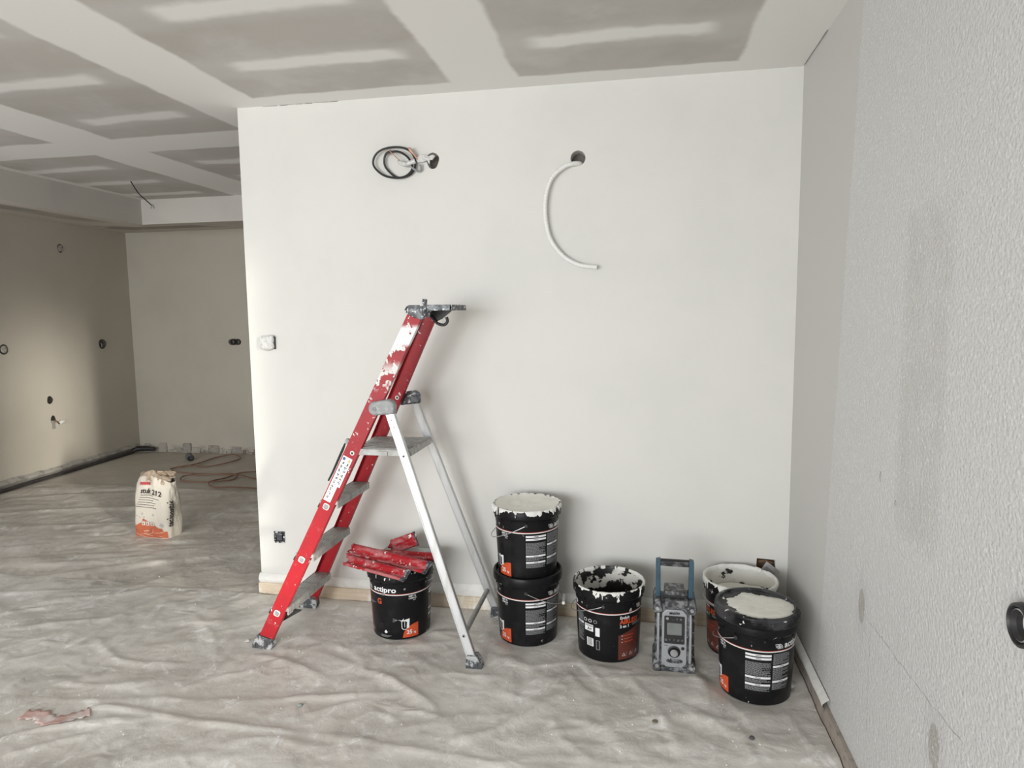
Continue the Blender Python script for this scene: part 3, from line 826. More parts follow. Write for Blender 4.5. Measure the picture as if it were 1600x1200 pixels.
LB(st, 'warning_sticker', [WHITEPR, GREYPR, simple('sign_blue', (0.03, 0.07, 0.18), 0.4, var=0), simple('sign_yellow', (0.6, 0.42, 0.1), 0.4, var=0), simple('sign_ink', (0.08, 0.09, 0.13), 0.5, var=0)])

# ================================================================== BUCKETS
BH = 0.315
brad = lambda z: 0.1315 + 0.0135 * min(z, 0.28) / 0.28


class Label:
    """flat print wrapped on the bucket, u in degrees, z in metres"""
    def __init__(s, off): s.mb = MB(); s.off = off; s.clip = None

    def P(s, u, z, e=0.0004):
        a = R(u + s.off); r = brad(z) + e; return (r * sin(a), -r * cos(a), z)

    def rect(s, u0, u1, z0, z1, mi, e=0.0004):
        n = max(1, int(abs(u1 - u0) / 4)); s.mb.grid(lambda a, b: s.P(u0 + (u1 - u0) * a, z0 + (z1 - z0) * b, e), n, 1, mi)

    def poly(s, pts, mi, e=0.0006):
        s.mb.add([s.P(u, z, e) for u, z in pts], [tuple(range(len(pts)))], mi)

    def text(s, t, u, z, size, mi, sx=1.0, bold=0.0, e=0.0008, slant=0):
        vs, fs = text_polys(t, size, bold=bold); k = 180 / pi / brad(z) * sx
        s.mb.add([s.P(u + x * k, z + y, e) for x, y in vs], fs, mi)

    def line(s, pts, w, mi, e=0.0007):
        k = 180 / pi / 0.14
        for (u0, z0), (u1, z1) in zip(pts[:-1], pts[1:]):
            dx, dz = (u1 - u0) / k, z1 - z0; L = math.hypot(dx, dz) or 1; nx, nz = -dz / L * w / 2, dx / L * w / 2
            s.mb.add([s.P(u0 - nx * k, z0 - nz, e), s.P(u1 - nx * k, z1 - nz, e), s.P(u1 + nx * k, z1 + nz, e), s.P(u0 + nx * k, z0 + nz, e)], [(0, 1, 2, 3)], mi)


def make_label(off, parent):
    L = Label(off); rnd = random.Random(4)
    WHT, GRY, ORG, REDc, MAR, BLK = range(6)
    # ring line all the way round
    L.rect(0, 360, 0.2135, 0.2175, WHT); L.rect(0, 360, 0.2175, 0.2200, REDc)
    for u in (-8, 175):
        # emblem: nested arcs, then the name
        c = u - 34; k = 180 / pi / 0.14
        for j, rr_ in enumerate((0.006, 0.0105, 0.015)):
            for sgn, cx in ((1, c), (1, c + 4.5)):
                L.line([(cx + rr_ * k * cos(a) * (1 if j else 1), 0.2265 + rr_ * 1.25 * sin(a)) for a in np.linspace(0.0, pi * 0.62, 7)], 0.0022, WHT)
        c += 5 if u < 0 else 0
        wx_ = 1.18 if u < 0 else 1.05
        L.text('actipro', c + 14, 0.2275, 0.0350, WHT, wx_, bold=0.0010); L.text('®', c + 16 + 50 * wx_, 0.238, 0.012, WHT)
    # title block and maroon panel
    for u0 in (-78,):
        L.text('Enduit', u0, 0.194, 0.0175, WHT, bold=0.0004)
        L.text('AIRLESS', u0, 0.1715, 0.0300, ORG, 0.92, bold=0.0011)
        L.text('G', u0 + 62, 0.168, 0.036, ORG, bold=0.0012)
        L.text('2 en 1', u0, 0.1555, 0.0175, WHT, bold=0.0005)
        for k in range(3): L.rect(u0 + 25, u0 + 56 - k * 5, 0.1660 - k * 0.004, 0.1676 - k * 0.004, GRY)
        L.poly([(u0 + 44 * math.sin(a), 0.10 + 0.05 * math.cos(a)) for a in np.linspace(pi / 2, 0, 1)] or [(0, 0)] * 3, MAR) if False else None
        for k in range(11):
            a0 = u0 - 2 + k * 4; zt = 0.100 + 0.052 * min(1.0, 0.42 + 0.06 * k)
            L.rect(a0, a0 + 4, 0.012, zt, MAR, 0.0003)
        for k in range(3):
            z = 0.117 - k * 0.014; L.poly([(u0 + 4, z), (u0 + 6, z + 0.0), (u0 + 6, z + 0.003), (u0 + 4, z + 0.003)], WHT)
            L.rect(u0 + 8, u0 + 30 - (k % 2) * 3, z, z + 0.0026, ORG, 0.0006)
        for k in range(3):
            L.line([(u0 + 6 + k * 15, 0.028), (u0 + 9 + k * 15, 0.041), (u0 + 12 + k * 15, 0.028), (u0 + 6 + k * 15, 0.028)], 0.0013, WHT)
            L.rect(u0 + 14 + k * 15, u0 + 14.6 + k * 15, 0.024, 0.045, GRY)
    # spray gun pictogram
    ic = 35
    L.line([(ic - 2, 0.088), (ic - 2, 0.058), (ic + 1, 0.050), (ic + 7, 0.050)], 0.003, WHT)
    L.poly([(ic - 9, 0.098), (ic - 2, 0.094), (ic + 2, 0.103), (ic + 1, 0.094), (ic + 6, 0.097), (ic + 6, 0.090), (ic - 2, 0.089)], WHT)
    L.poly([(ic + 7, 0.052), (ic + 12, 0.056), (ic + 13, 0.100), (ic + 6, 0.097), (ic + 6, 0.086), (ic + 8, 0.086)], WHT)
    L.line([(ic + 3.5, 0.090), (ic + 3.5, 0.060)], 0.0022, WHT)
    for a in (-0.5, -0.25, 0, 0.25, 0.5): L.line([(ic - 10, 0.096), (ic - 19, 0.096 + 0.018 * a)], 0.0009, GRY)
    # weight quarter
    q = [(34, 0.010), (66, 0.010), (66, 0.060)] + [(66 - 32 * math.sin(a), 0.010 + 0.050 * math.cos(a)) for a in np.linspace(0.25, pi / 2 - 0.15, 8)]
    L.mb.grid(lambda a, b: L.P(34 + 32 * a, 0.010 + 0.064 * math.sqrt(max(0, 1 - (1 - a) ** 2)) * b, 0.0005), 12, 1, ORG)
    L.text('25', 42, 0.026, 0.026, WHT, bold=0.0006, e=0.001); L.text('kg', 56, 0.026, 0.013, WHT, bold=0.0003, e=0.001)
    # ready-to-use tag
    L.rect(46, 62, 0.190, 0.2135, BLK, 0.0005); L.text('PRÊT À', 47.0, 0.2015, 0.0105, WHT, e=0.001, bold=0.0003); L.text("L'EMPLOI", 47.0, 0.1915, 0.0090, WHT, 1, e=0.001, bold=0.0002)
    L.text('PRO', 55, 0.183, 0.007, WHT)
    # drop pictogram, recycling marks, barcode, A+
    L.poly([(0, 0.030), (3, 0.032), (4, 0.037), (2, 0.043), (0.5, 0.046), (-1, 0.042), (-3, 0.037), (-2, 0.032)], WHT)
    for k in range(3): L.rect(-12, 12 - 4 * k, 0.019 - k * 0.004, 0.0205 - k * 0.004, GRY)
    b = 221
    L.rect(b, b + 14, 0.062, 0.098, WHT, 0.0005)
    for k in range(14): L.rect(b + 1.5, b + 12, 0.0645 + k * 0.0023, 0.0645 + k * 0.0023 + (0.0008, 0.0013)[k % 2], BLK, 0.0008)
    L.rect(b + 19, b + 26, 0.052, 0.094, GRY, 0.0003); L.rect(b + 20, b + 25, 0.054, 0.092, BLK, 0.0006)
    L.rect(b - 4, b + 14, 0.128, 0.158, WHT, 0.0005); L.text('A+', b + 2, 0.133, 0.018, BLK, e=0.0009, bold=0.0006); L.rect(b - 3, b + 13, 0.149, 0.155, GRY, 0.0008)
    L.rect(b + 18, b + 26, 0.112, 0.150, WHT, 0.0005)
    for k, c in enumerate((WHT, WHT, GRY)):
        uu_ = b - 2 + k * 10
        L.line([(uu_ + 3.2 * cos(a), 0.175 + 0.0065 * sin(a)) for a in np.linspace(0, 2 * pi, 10)], 0.0022, c)
    # information columns: white headers, small print
    def column(u0, u1, heads, zt, zb):
        for z in heads:
            L.rect(u0, u1, z, z + 0.0085, WHT)
            L.rect((u0 + u1) / 2 - 4, (u0 + u1) / 2 + 4, z + 0.003, z + 0.0052, BLK, 0.0008)
        z = zt
        while z > zb:
            if not any(h - 0.004 < z < h + 0.0105 for h in heads):
                u = u0
                end = u1 - rnd.choice((0, 0, 1, 2, 6, 14))
                while u < end:
                    wl_ = rnd.uniform(2.0, 5.5); L.rect(u, min(u + wl_, end), z, z + 0.0017, GRY); u += wl_ + 0.7
            z -= 0.0036
    column(96, 134, (0.196, 0.183, 0.107, 0.078), 0.17, 0.058)
    column(137, 168, (0.152, 0.092), 0.205, 0.062)
    column(196, 214, (0.15,), 0.205, 0.07)
    return L.mb.build('label_print', [WHITEPR, GREYPR, ORANGE, REDPR, MAROON, BLACKPR], parent)


def make_bucket(loc, label_off, ear, bail, matb, mati, label, grip=False, rz=0, fill=None, tilt=0):
    b = empty('plaster_bucket', loc, rz, label, 'bucket', 'black putty buckets')
    if tilt: b.rotation_euler = (tilt, 0, rz)
    prof = [(0.0001, 0.004), (0.120, 0.004), (0.124, 0.0), (0.1300, 0.001), (0.1315, 0.006), (brad(0.05), 0.05), (brad(0.15), 0.15), (brad(0.255) , 0.255),
            (0.1446, 0.262), (0.1475, 0.264), (0.1475, 0.268), (0.1500, 0.272), (0.1545, 0.278), (0.1552, 0.300), (0.1530, 0.306), (0.1535, 0.311), (0.1515, BH), (0.1480, BH - 0.002)]
    n0 = len(prof)
    prof += [(0.1455, 0.300), (0.1430, 0.250), (0.1290, 0.010), (0.0001, 0.008)]
    mis = [0] * (n0 - 1) + [1] * 4
    MB().lathe(prof, 72, mi=mis).build('body', [matb, mati], b, smooth=True, ang=35)
    # vertical ribs under the collar
    mb = MB()
    for k in range(16):
        a = 2 * pi * k / 16 + 0.1; T = Matrix.Rotation(a, 4, 'Z'); mb.box((0.1455, -0.001, 0.264), (0.1520, 0.001, 0.280), T=T)
    mb.build('collar_ribs', matb, b, kind='stuff')
    make_label(label_off, b)
    # bail: wire hinged on two ears
    ea = R(ear); e = Vector((sin(ea), -cos(ea), 0)); sgn, drop = bail
    p = Vector((cos(ea), sin(ea), 0)) * sgn
    pts = []
    for t in np.linspace(0, pi, 33):
        pts.append(e * cos(t) * 0.1490 + (p * 0.163 + Vector((0, 0, -drop))) * sin(t) + Vector((0, 0, 0.252)))
    mb = MB().tube(pts, 0.0018, 8)
    bl = mb.build('bail', STEEL, b, smooth=True)
    mid = pts[16]; tdir = (pts[17] - pts[15]).normalized()
    if grip: MB().tube([mid - tdir * 0.045, mid - tdir * 0.043, mid + tdir * 0.043, mid + tdir * 0.045], [0.004, 0.0075, 0.0075, 0.004], 12).build('grip', WHITEP, bl, smooth=True)
    for s_ in (1, -1):
        T = Matrix.Translation(e * s_ * 0.144 + Vector((0, 0, 0.252))) @ Matrix.Rotation(ea + (0 if s_ > 0 else pi), 4, 'Z') @ Matrix.Rotation(pi / 2, 4, 'X')
        MB().lathe([(0.008, 0.0), (0.008, 0.006), (0.006, 0.008), (0.0001, 0.008)], 18, T=T).build('ear', EAR, b, smooth=True)
    return b


def putty(name, parent, fn, r, n=40, rings=14, mat=PUTTY):
    mb = MB()
    vs = []; fs = []
    for i in range(rings + 1):
        for k in range(n):
            a = 2 * pi * k / n; q = r * i / rings; x = q * cos(a); y = q * sin(a); vs.append((x, y, fn(x, y, q)))
    for i in range(rings):
        for k in range(n): k2 = (k + 1) % n; fs.append((i * n + k, i * n + k2, (i + 1) * n + k2, (i + 1) * n + k))
    return mb.add(vs, fs).build(name, mat, parent, smooth='all')


def rim_crust(parent, seed, amt=1.0, r=0.1525, zb=BH, lo=0.0):
    """dried putty sitting in lumps on the rim, with runs down the collar"""
    rnd = random.Random(seed); mb = MB(); n = 300; vs = []; fs = []
    h = [float(fbm(k / n * 2 * pi * 9.0, seed, 4, seed)) for k in range(n)]
    h = [h[k] if k < n - 20 else h[k] * (n - k) / 20 + h[k - n + 20 if False else 0] * (1 - (n - k) / 20) for k in range(n)]
    for k in range(n):
        a = 2 * pi * k / n; t = max(0.0, (h[k] - 0.33 - lo)) * 0.018 * amt
        dr_ = 0.0005 + (t * 0.5)
        dn = 0.002 + (max(0, h[k] - 0.42 - lo) ** 1.3 * 0.045 * amt)
        for rr_, zz in ((r - 0.006 - dr_ * 0.6, zb - 0.010 - dn * 0.5), (r - 0.0055 - dr_ * 0.5, zb - 0.002), (r - 0.002, zb + 0.0004 + t * 0.35), (r + 0.0010 + dr_, zb - 0.002), (r + 0.0026 + dr_ * 0.6 if dn > 0.006 else r - 0.0005, zb - 0.004 - dn)):
            vs.append((rr_ * cos(a), rr_ * sin(a), zz))
    for k in range(n):
        k2 = (k + 1) % n
        if h[k] - lo < 0.36: continue
        for j in range(4): fs.append((k * 5 + j, k2 * 5 + j, k2 * 5 + j + 1, k * 5 + j + 1))
    mb.add(vs, fs)
    # runs
    for k in range(int(5 * amt)):
        a = rnd.uniform(0, 2 * pi); l = rnd.uniform(0.010, 0.03); wd = rnd.uniform(0.0012, 0.003)
        P = [(r + 0.0025, zb - 0.004), (r + 0.0037, zb - 0.012), (r + 0.0040, zb - 0.012 - l * 0.6), (r + 0.0035 if l < 0.024 else r, zb - 0.012 - l)]
        mb.tube([(q * cos(a), q * sin(a), z) for q, z in P], [wd * 1.3, wd, wd, wd * 0.6], 6)
    return mb.build('dried_putty', PLASTER, parent, smooth='all')


# 1: under the plastering blades
B1 = make_bucket((0.878, -0.258, 0.0065), -13, 72, (1, 0.02), bucket_mat('black_bucket_a', 0.02, seed=1), inner_mat('bucket_inner_a', 0.6, 1),
                 'black putty bucket under the stack of red plastering blades, behind the ladder legs')
a_ = R(-13); MB().lathe([(0.0065, 0.0), (0.0065, 0.004), (0.0045, 0.005), (0.0030, 0.003), (0.0001, 0.003)], 18, T=Matrix.Translation((sin(a_) * (brad(0.219) + 0.0005), -cos(a_) * (brad(0.219) + 0.0005), 0.219)) @ Matrix.Rotation(a_, 4, 'Z') @ Matrix.Rotation(pi / 2, 4, 'X')).build('button', GREYP, B1, smooth=True)
rim_crust(B1, 31, 0.4, lo=0.12)
# 2: stack
B2 = make_bucket((1.476, -0.222, 0.0065), -91, 6, (1, 0.085), bucket_mat('black_bucket_b', -0.02, seed=12), inner_mat('bucket_inner_b', 0.9, 2),
                 'black putty bucket at the bottom of the stack of two', grip=True)
MB().lathe([(0.0001, 0.303), (0.1400, 0.303), (0.1425, 0.306), (0.1450, BH + 0.001), (0.1480, BH + 0.003), (0.1545, BH + 0.001), (0.1575, BH - 0.006), (0.1585, BH - 0.03), (0.1570, BH - 0.036), (0.1554, BH - 0.037)], 72
           ).build('lid', bucket_mat('black_lid_b', -0.03, seed=14), B2, smooth=True, ang=35)
B3 = make_bucket((1.475, -0.222, 0.3105), -89, 8, (-1, 0.085), bucket_mat('black_bucket_c', 0.11, seed=22), inner_mat('bucket_inner_c', 0.57, 3),
                 'black bucket full of white putty on top of the stack of two')
rim_crust(B3, 33, 1.25, lo=-0.08)
putty('putty', B3, lambda x, y, q: 0.294 + 0.012 * (q / 0.144) ** 4 + 0.012 * float(fbm(x * 18 + 3, y * 18, 4, 3)) + 0.004 * float(vnoise(x * 60, y * 20, 4)), 0.1445)
# 3: open, nearly empty
B4 = make_bucket((1.846, -0.298, 0.0065), 100, -6, (-1, 0.07), bucket_mat('black_bucket_d', 0.09, seed=32), inner_mat('bucket_inner_d', 0.66, 8),
                 'open, nearly empty black bucket smeared white inside, between stack and radio')
rim_crust(B4, 36, 0.9, lo=0.0)
putty('putty', B4, lambda x, y, q: 0.035 + 0.03 * float(fbm(x * 12, y * 12, 4, 6)), 0.131, mat=simple('dried_dark_putty', (0.10, 0.09, 0.08), 0.7, var=0.3))
# 4: behind
B5 = make_bucket((2.408, -0.190, 0.0065), -8, 52, (-1, 0.03), bucket_mat('black_bucket_e', 0.12, seed=42), inner_mat('bucket_inner_e', 0.575, 5),
                 'open black bucket coated inside with white putty, in the corner behind the lidded one')
rim_crust(B5, 35, 1.5, lo=-0.12)
putty('putty', B5, lambda x, y, q: 0.17 + 0.05 * (q / 0.135) ** 3 + 0.02 * float(fbm(x * 14, y * 14, 4, 8)), 0.138)
# 5: front right, closed
B6 = make_bucket((2.424, -0.515, 0.0065), -120, -38, (-1, 0.07), bucket_mat('black_bucket_f', 0.02, seed=52), inner_mat('bucket_inner_f', 0.9, 5),
                 'lidded black bucket with white putty on its lid, beside the right wall')
LT = 0.343
lidm = Mat('black_lid_f', (0.008, 0.008, 0.009), 0.34, spec=0.16)
lidm.layer((0.06, 0.06, 0.065), lidm.ramp(lidm.noise(9, 5, 0.6), 0.42, 0.6))
speck(lidm, 40, 0.655, seed=3); lidm.layer((0.8, 0.8, 0.77), lidm.ramp(lidm.noise(22, 5, 0.6, (1, 1, 3), seed=8), 0.66, 0.675)); LIDF = lidm.done()
lid = MB().lathe([(0.0001, LT - 0.008), (0.1360, LT - 0.008), (0.1380, LT - 0.007), (0.1390, LT - 0.001), (0.1410, LT + 0.001), (0.1500, LT), (0.1545, LT - 0.002), (0.1555, LT - 0.005), (0.1540, LT - 0.009),
                  (0.1545, LT - 0.013), (0.1580, LT - 0.015), (0.1585, LT - 0.034), (0.1570, LT - 0.038), (0.1545, LT - 0.040)], 72).build('lid', LIDF, B6, smooth=True, ang=35)
mb = MB(); n = 96; vs = [(0.008, -0.008, LT - 0.0045)]; fs = []
for j, q in enumerate((0.35, 0.7, 0.93, 1.0)):
    for k in range(n):
        a = 2 * pi * k / n
        rr_ = 0.097 + 0.050 * float(fbm(cos(a) * 2.4 + 5, sin(a) * 2.4 + 5, 5, 3) - 0.45) + 0.02 * float(fbm(cos(a) * 12 + 5, sin(a) * 12 + 5, 2, 9) - 0.37)
        rr_ = min(rr_ + 0.012, 0.13) * q; x = 0.010 + rr_ * cos(a) * 1.08; y = -0.010 + rr_ * sin(a)
        vs.append((x, y, LT - 0.008 + (0.0004 if j == 3 else 0.0040 + 0.0012 * float(vnoise(x * 70, y * 70, 2)))))
for k in range(n): fs.append((0, 1 + k, 1 + (k + 1) % n))
for j in range(3):
    for k in range(n): k2 = (k + 1) % n; fs.append((1 + j * n + k, 1 + (j + 1) * n + k, 1 + (j + 1) * n + k2, 1 + j * n + k2))
mb.add(vs, fs).build('putty', PUTTY, lid, smooth='all')

# ================================================================== PLASTERING BLADES
SP = [(-0.030, 0.000), (-0.024, 0.007), (-0.014, 0.010), (-0.004, 0.006), (0.002, 0.000), (0.010, -0.004), (0.020, -0.001), (0.028, 0.006), (0.034, 0.004),
      (0.036, -0.004), (0.030, -0.012), (0.018, -0.016), (0.004, -0.014), (-0.008, -0.010), (-0.022, -0.010), (-0.031, -0.006)]


def blade(a, b, roll, label, plate, ragged=0.012, seed=0, sc=1.0):
    a = Vector(a); b = Vector(b); d = (b - a); Ln = d.length; d.normalize()
    side = d.cross(Vector((0, 0, 1))).normalized(); up = side.cross(d)
    side, up = side * cos(roll) + up * sin(roll), up * cos(roll) - side * sin(roll)
    c = (a + b) / 2
    t = empty('plastering_blade', c, 0, label, 'blade', 'plastering blades stacked on the bucket'); rnd = random.Random(seed)
    n = 24; m_ = len(SP); vs = []; fs = []
    e0 = [rnd.uniform(-ragged, ragged) for _ in SP]
    for i in range(n + 1):
        for j, (p, q) in enumerate(SP):
            s_ = Ln * i / n - Ln / 2 + (e0[j] if i == 0 else 0)
            vs.append(d * s_ + side * p * sc + up * q * sc)
    for i in range(n):
        for j in range(m_): j2 = (j + 1) % m_; fs.append((i * m_ + j, i * m_ + j2, (i + 1) * m_ + j2, (i + 1) * m_ + j))
    fs.append(tuple(range(m_ - 1, -1, -1)))
    MB().add(vs, fs).build('handle', REDH, t, smooth=True, ang=60)
    cp = [(p * 1.06, q * 1.1) for p, q in SP]
    MB().prism([(p * sc, q * sc) for p, q in cp], lambda x, y, s_: d * s_ + side * x + up * y, Ln / 2 - 0.004, Ln / 2 + 0.008).build('end_cap', DARKP, t, bevel=0.001)
    if plate:
        MB().prism([(-0.03 * sc, -0.001), (-0.03 * sc, 0.0004), (-(0.03 + plate) * sc, 0.002), (-(0.03 + plate) * sc, 0.0006)], lambda x, y, s_: d * s_ + side * x + up * (y - 0.004), -Ln / 2 + 0.01, Ln / 2 - 0.01
                   ).build('steel_plate', ALUD, t)
    return t


blade((0.650, -0.335, 0.352), (0.965, -0.435, 0.338), -0.35, 'frontmost red plastering blade on the bucket, pale pink wear along its edge', 0.0, seed=2)
blade((0.640, -0.270, 0.380), (1.040, -0.365, 0.352), -0.55, 'longest bright red plastering blade lying across the top of the pile', 0.0, seed=3)
blade((0.740, -0.200, 0.340), (1.045, -0.225, 0.349), -0.05, 'plastering blade with grey dusty steel at the back of the pile', 0.06, seed=4)
blade((0.800, -0.168, 0.363), (0.905, -0.118, 0.393), -1.0, 'short red plastering blade sticking up at the top of the pile', 0.0, 0.02, seed=6, sc=1.05)

# ================================================================== RADIO
RD = Vector((2.120, -0.383, 0.0035))
rad = empty('jobsite_radio', RD, R(-1), 'grey and black jobsite radio with a tall blue carrying handle', 'radio')
m = Mat('dusty_black_plastic', (0.03, 0.031, 0.035), 0.5)
m.layer((0.24, 0.25, 0.26), m.ramp(m.noise(28, 6, 0.7), 0.44, 0.62, 0, 0.9)); speck(m, 60, 0.64, (0.55, 0.55, 0.54)); RBLK = m.done()
m = Mat('silver_plastic', (0.34, 0.355, 0.37), 0.42, 0.15); speck(m, 70, 0.68, (0.62, 0.62, 0.62)); m.layer((0.24, 0.25, 0.26), m.ramp(m.noise(20, 5), 0.5, 0.7, 0, 0.6)); RSIL = m.done()


def oct_(w_, h_, c, z0=0): return [(-w_ + c, z0), (w_ - c, z0), (w_, z0 + c), (w_, z0 + h_ - c), (w_ - c, z0 + h_), (-w_ + c, z0 + h_), (-w_, z0 + h_ - c), (-w_, z0 + c)]


XZl = lambda a, b, d: (a, d, b)
MB().prism(oct_(0.075, 0.268, 0.012, 0.016), XZl, -0.058, 0.075).build('body', RBLK, rad, bevel=0.004)
for sx in (-1, 1):
    for z0 in (0.0, 0.245):
        MB().prism([(sx * p, q) for p, q in ((0.046, z0 + (0 if z0 == 0 else 0.012)), (0.083, z0), (0.087, z0 + 0.03), (0.080, z0 + 0.052), (0.058, z0 + (0.040 if z0 == 0 else 0.056)))][::sx], XZl, -0.078, 0.082).build('corner_bumper', RBLK, rad, bevel=0.008, seg=3)
        T = Matrix.Translation((sx * 0.068, -0.0785, z0 + 0.026)) @ Matrix.Rotation(pi / 2, 4, 'X')
        MB().lathe([(0.0085, 0), (0.0075, 0.003), (0.0001, 0.003)], 18, T=T).build('screw', STEEL, rad, smooth=True)
    MB().tube([(sx * 0.063, -0.070, 0.045), (sx * 0.064, -0.074, 0.06), (sx * 0.064, -0.074, 0.235), (sx * 0.063, -0.070, 0.25)], 0.0055, 10).build('side_bar', RSIL, rad, smooth=True)
    # side speaker grille ribs
    mb = MB()
    for k in range(7): mb.box((sx * 0.075 - 0.003, -0.055, 0.06 + k * 0.026), (sx * 0.075 + 0.006, 0.07, 0.066 + k * 0.026))
    mb.build('side_ribs', RBLK, rad, bevel=0.001)
MB().prism([(-0.058, 0.0), (0.058, 0.0), (0.058, 0.02), (-0.058, 0.02)], XZl, -0.072, 0.075).build('base_bar', RBLK, rad, bevel=0.005)
MB().prism(oct_(0.050, 0.246, 0.018, 0.018), XZl, -0.068, -0.058).build('front_panel', RSIL, rad, bevel=0.003)
MB().prism([(-0.04, 0.27), (0.06, 0.27), (0.056, 0.300), (-0.04, 0.306)][::1], XZl, -0.066, 0.07).build('top_cover', RBLK, rad, bevel=0.008)
MB().prism([(-0.042, 0.300), (0.042, 0.300), (0.040, 0.328), (-0.040, 0.328)], XZl, -0.035, 0.06).build('battery_cover', RBLK, rad, bevel=0.005)
MB().box((-0.044, -0.042, 0.304), (0.044, -0.034, 0.312)).build('latch', BLACKP, rad, bevel=0.002)
# display block
MB().prism(oct_(0.0405, 0.118, 0.003, 0.121), XZl, -0.0705, -0.067).build('display_bezel', BLACKP, rad, bevel=0.001)
MB().prism(oct_(0.029, 0.050, 0.002, 0.160), XZl, -0.0722, -0.070).build('screen', LCD, rad)


def button(x, z, r, mat):
    T = Matrix.Translation((x, -0.0702, z)) @ Matrix.Rotation(pi / 2, 4, 'X')
    MB().lathe([(r, 0), (r, 0.002), (r * 0.8, 0.0032), (0.0001, 0.0032)], 16, T=T).build('button', mat, rad, smooth=True)


button(-0.028, 0.228, 0.0058, RSIL)
for k in range(3): button(-0.006 + k * 0.0155, 0.227, 0.0045, RBLK)
for k in range(5): button(-0.033 + k * 0.0162, 0.138, 0.0055, RBLK)
button(0.034, 0.104, 0.0065, BLACKP)
T = Matrix.Translation((0.0, -0.068, 0.087)) @ Matrix.Rotation(pi / 2, 4, 'X')
dial = MB().lathe([(0.025, 0), (0.025, 0.003), (0.0215, 0.004), (0.0210, 0.002), (0.0175, 0.002), (0.0165, 0.014), (0.0145, 0.016), (0.0001, 0.016)], 36, T=T).build('dial', BLACKP, rad, smooth=True)
MB().lathe([(0.0168, 0.003), (0.0158, 0.0155), (0.0140, 0.0175), (0.0001, 0.0178)], 24, T=T).build('dial_cap', GREYP, dial, smooth=True)
mb = MB()
for k in range(0):
    a = pi * (0.12 + 0.76 * k / 8); mb.box((-0.0006, -0.0003, 0.0185), (0.0006, 0.0003, 0.0205), T=Matrix.Translation((0, -0.0722, 0.087)) @ Matrix.Rotation(a - pi / 2, 4, 'Y'))
vs, fs = text_polys('Makita', 0.0155, bold=0.0006, align='CENTER'); mb.add([(x, -0.0689, 0.246 + y + x * 0.10) for x, y in vs], fs, 1)
mb.build('front_lettering', [WHITEPR, BLACKPR], rad); mb = MB()
vs, fs = text_polys('BASS', 0.006, align='CENTER'); mb.add([(x - 0.032, -0.0689, 0.110 + y) for x, y in vs], fs, 1)
mb.build('small_lettering', [WHITEPR, BLACKPR], rad)
MB().prism([(0.002 + 0.033 * (abs(cos(a)) ** 0.7) * (1 if cos(a) > 0 else -1), 0.047 + 0.0095 * sin(a)) for a in np.linspace(0, 2 * pi, 30, endpoint=False)], XZl, -0.0692, -0.068).build('badge', RBLK, rad)
# handle
for sx in (-1, 1):
    MB().prism([(sx * 0.055, 0.27), (sx * 0.075, 0.27), (sx * 0.0765, 0.452), (sx * 0.0575, 0.456)][::sx], XZl, -0.020, 0.012).build('handle_arm', TEAL, rad, bevel=0.003)
MB().tube([(-0.058, -0.004, 0.440), (0.058, -0.004, 0.440)], 0.0145, 18).build('handle_grip', BLACKP, rad, smooth=True)
mb = MB()
for k in range(7):
    a = pi * 0.35 + k * 0.35; mb.tube([(-0.054, -0.004 - 0.0145 * sin(a), 0.440 + 0.0145 * cos(a)), (0.054, -0.004 - 0.0145 * sin(a), 0.440 + 0.0145 * cos(a))], 0.0017, 5)
mb.build('grip_ribs', RBLK, rad)

# ================================================================== PAPER SACK
m = Mat('printed_paper', (0.57, 0.535, 0.465), 0.75, spec=0.2)
m.layer((0.52, 0.47, 0.40), m.ramp(m.noise(9, 6, 0.65), 0.48, 0.7, 0, 0.6)); m.bump(m.noise(22, 5, 0.6, dist=1.0), 0.5, 0.01)
PAPER = m.done()
m = Mat('brown_paper', (0.42, 0.33, 0.245), 0.8); m.layer((0.28, 0.22, 0.165), m.ramp(m.noise(14, 5), 0.45, 0.65)); m.bump(m.noise(25, 5, dist=1.5), 0.8, 0.01); BROWN = m.done()
sack = empty('paper_sack', (-1.235, 0.775, 0.004), R(-6), 'torn open white and orange paper sack of filler standing on the floor', 'sack')
SW, SD, SH = 0.285, 0.15, 0.40


def sack_pt(a, t, e=0.0):
    """a: angle around (0 = front, deg, positive to the right), t: 0..1 height"""
    g = R(a); c, s_ = sin(g), -cos(g)
    pw = 5.0 - 2.0 * t
    q = (abs(c) ** pw + abs(s_) ** pw) ** (-1 / pw)
    wx = SW / 2 * (1.0 + 0.05 * sin(pi * t) - 0.16 * max(0, t - 0.6) / 0.4 * (1 if c < 0 else 0.35)); dy = SD / 2 * (1 + 0.10 * sin(pi * t) - 0.42 * t ** 2.2)
    x = c * q * wx; y = s_ * q * dy
    lean = 0.012 * t
    top = SH * (1.02 - 0.03 * c - 0.05 * max(0, c) + 0.02 * sin(3 * g + 1))
    z = t * top
    n = 0.034 * (float(fbm(a * 0.045 + 9, t * 5, 3, 61)) - 0.42) * (0.25 + t) + 0.010 * (float(fbm(a * 0.02 + t * 3, t * 2 - a * 0.01, 2, 64)) - 0.4)
    rl = math.hypot(x, y) or 1
    k = 1 + (n + e) / rl * (1 if t > 0 else 0)
    return (x * k + lean, y * k, z)


mb = MB().grid(lambda u, v: sack_pt(-180 + 360 * u, v), 96, 34)
mb.add([sack_pt(-180 + 360 * k / 48, 0) for k in range(48)], [tuple(range(47, -1, -1))])
mb.build('sack_body', PAPER, sack, smooth='all')
# folded and torn opening: brown inner paper
mb = MB()


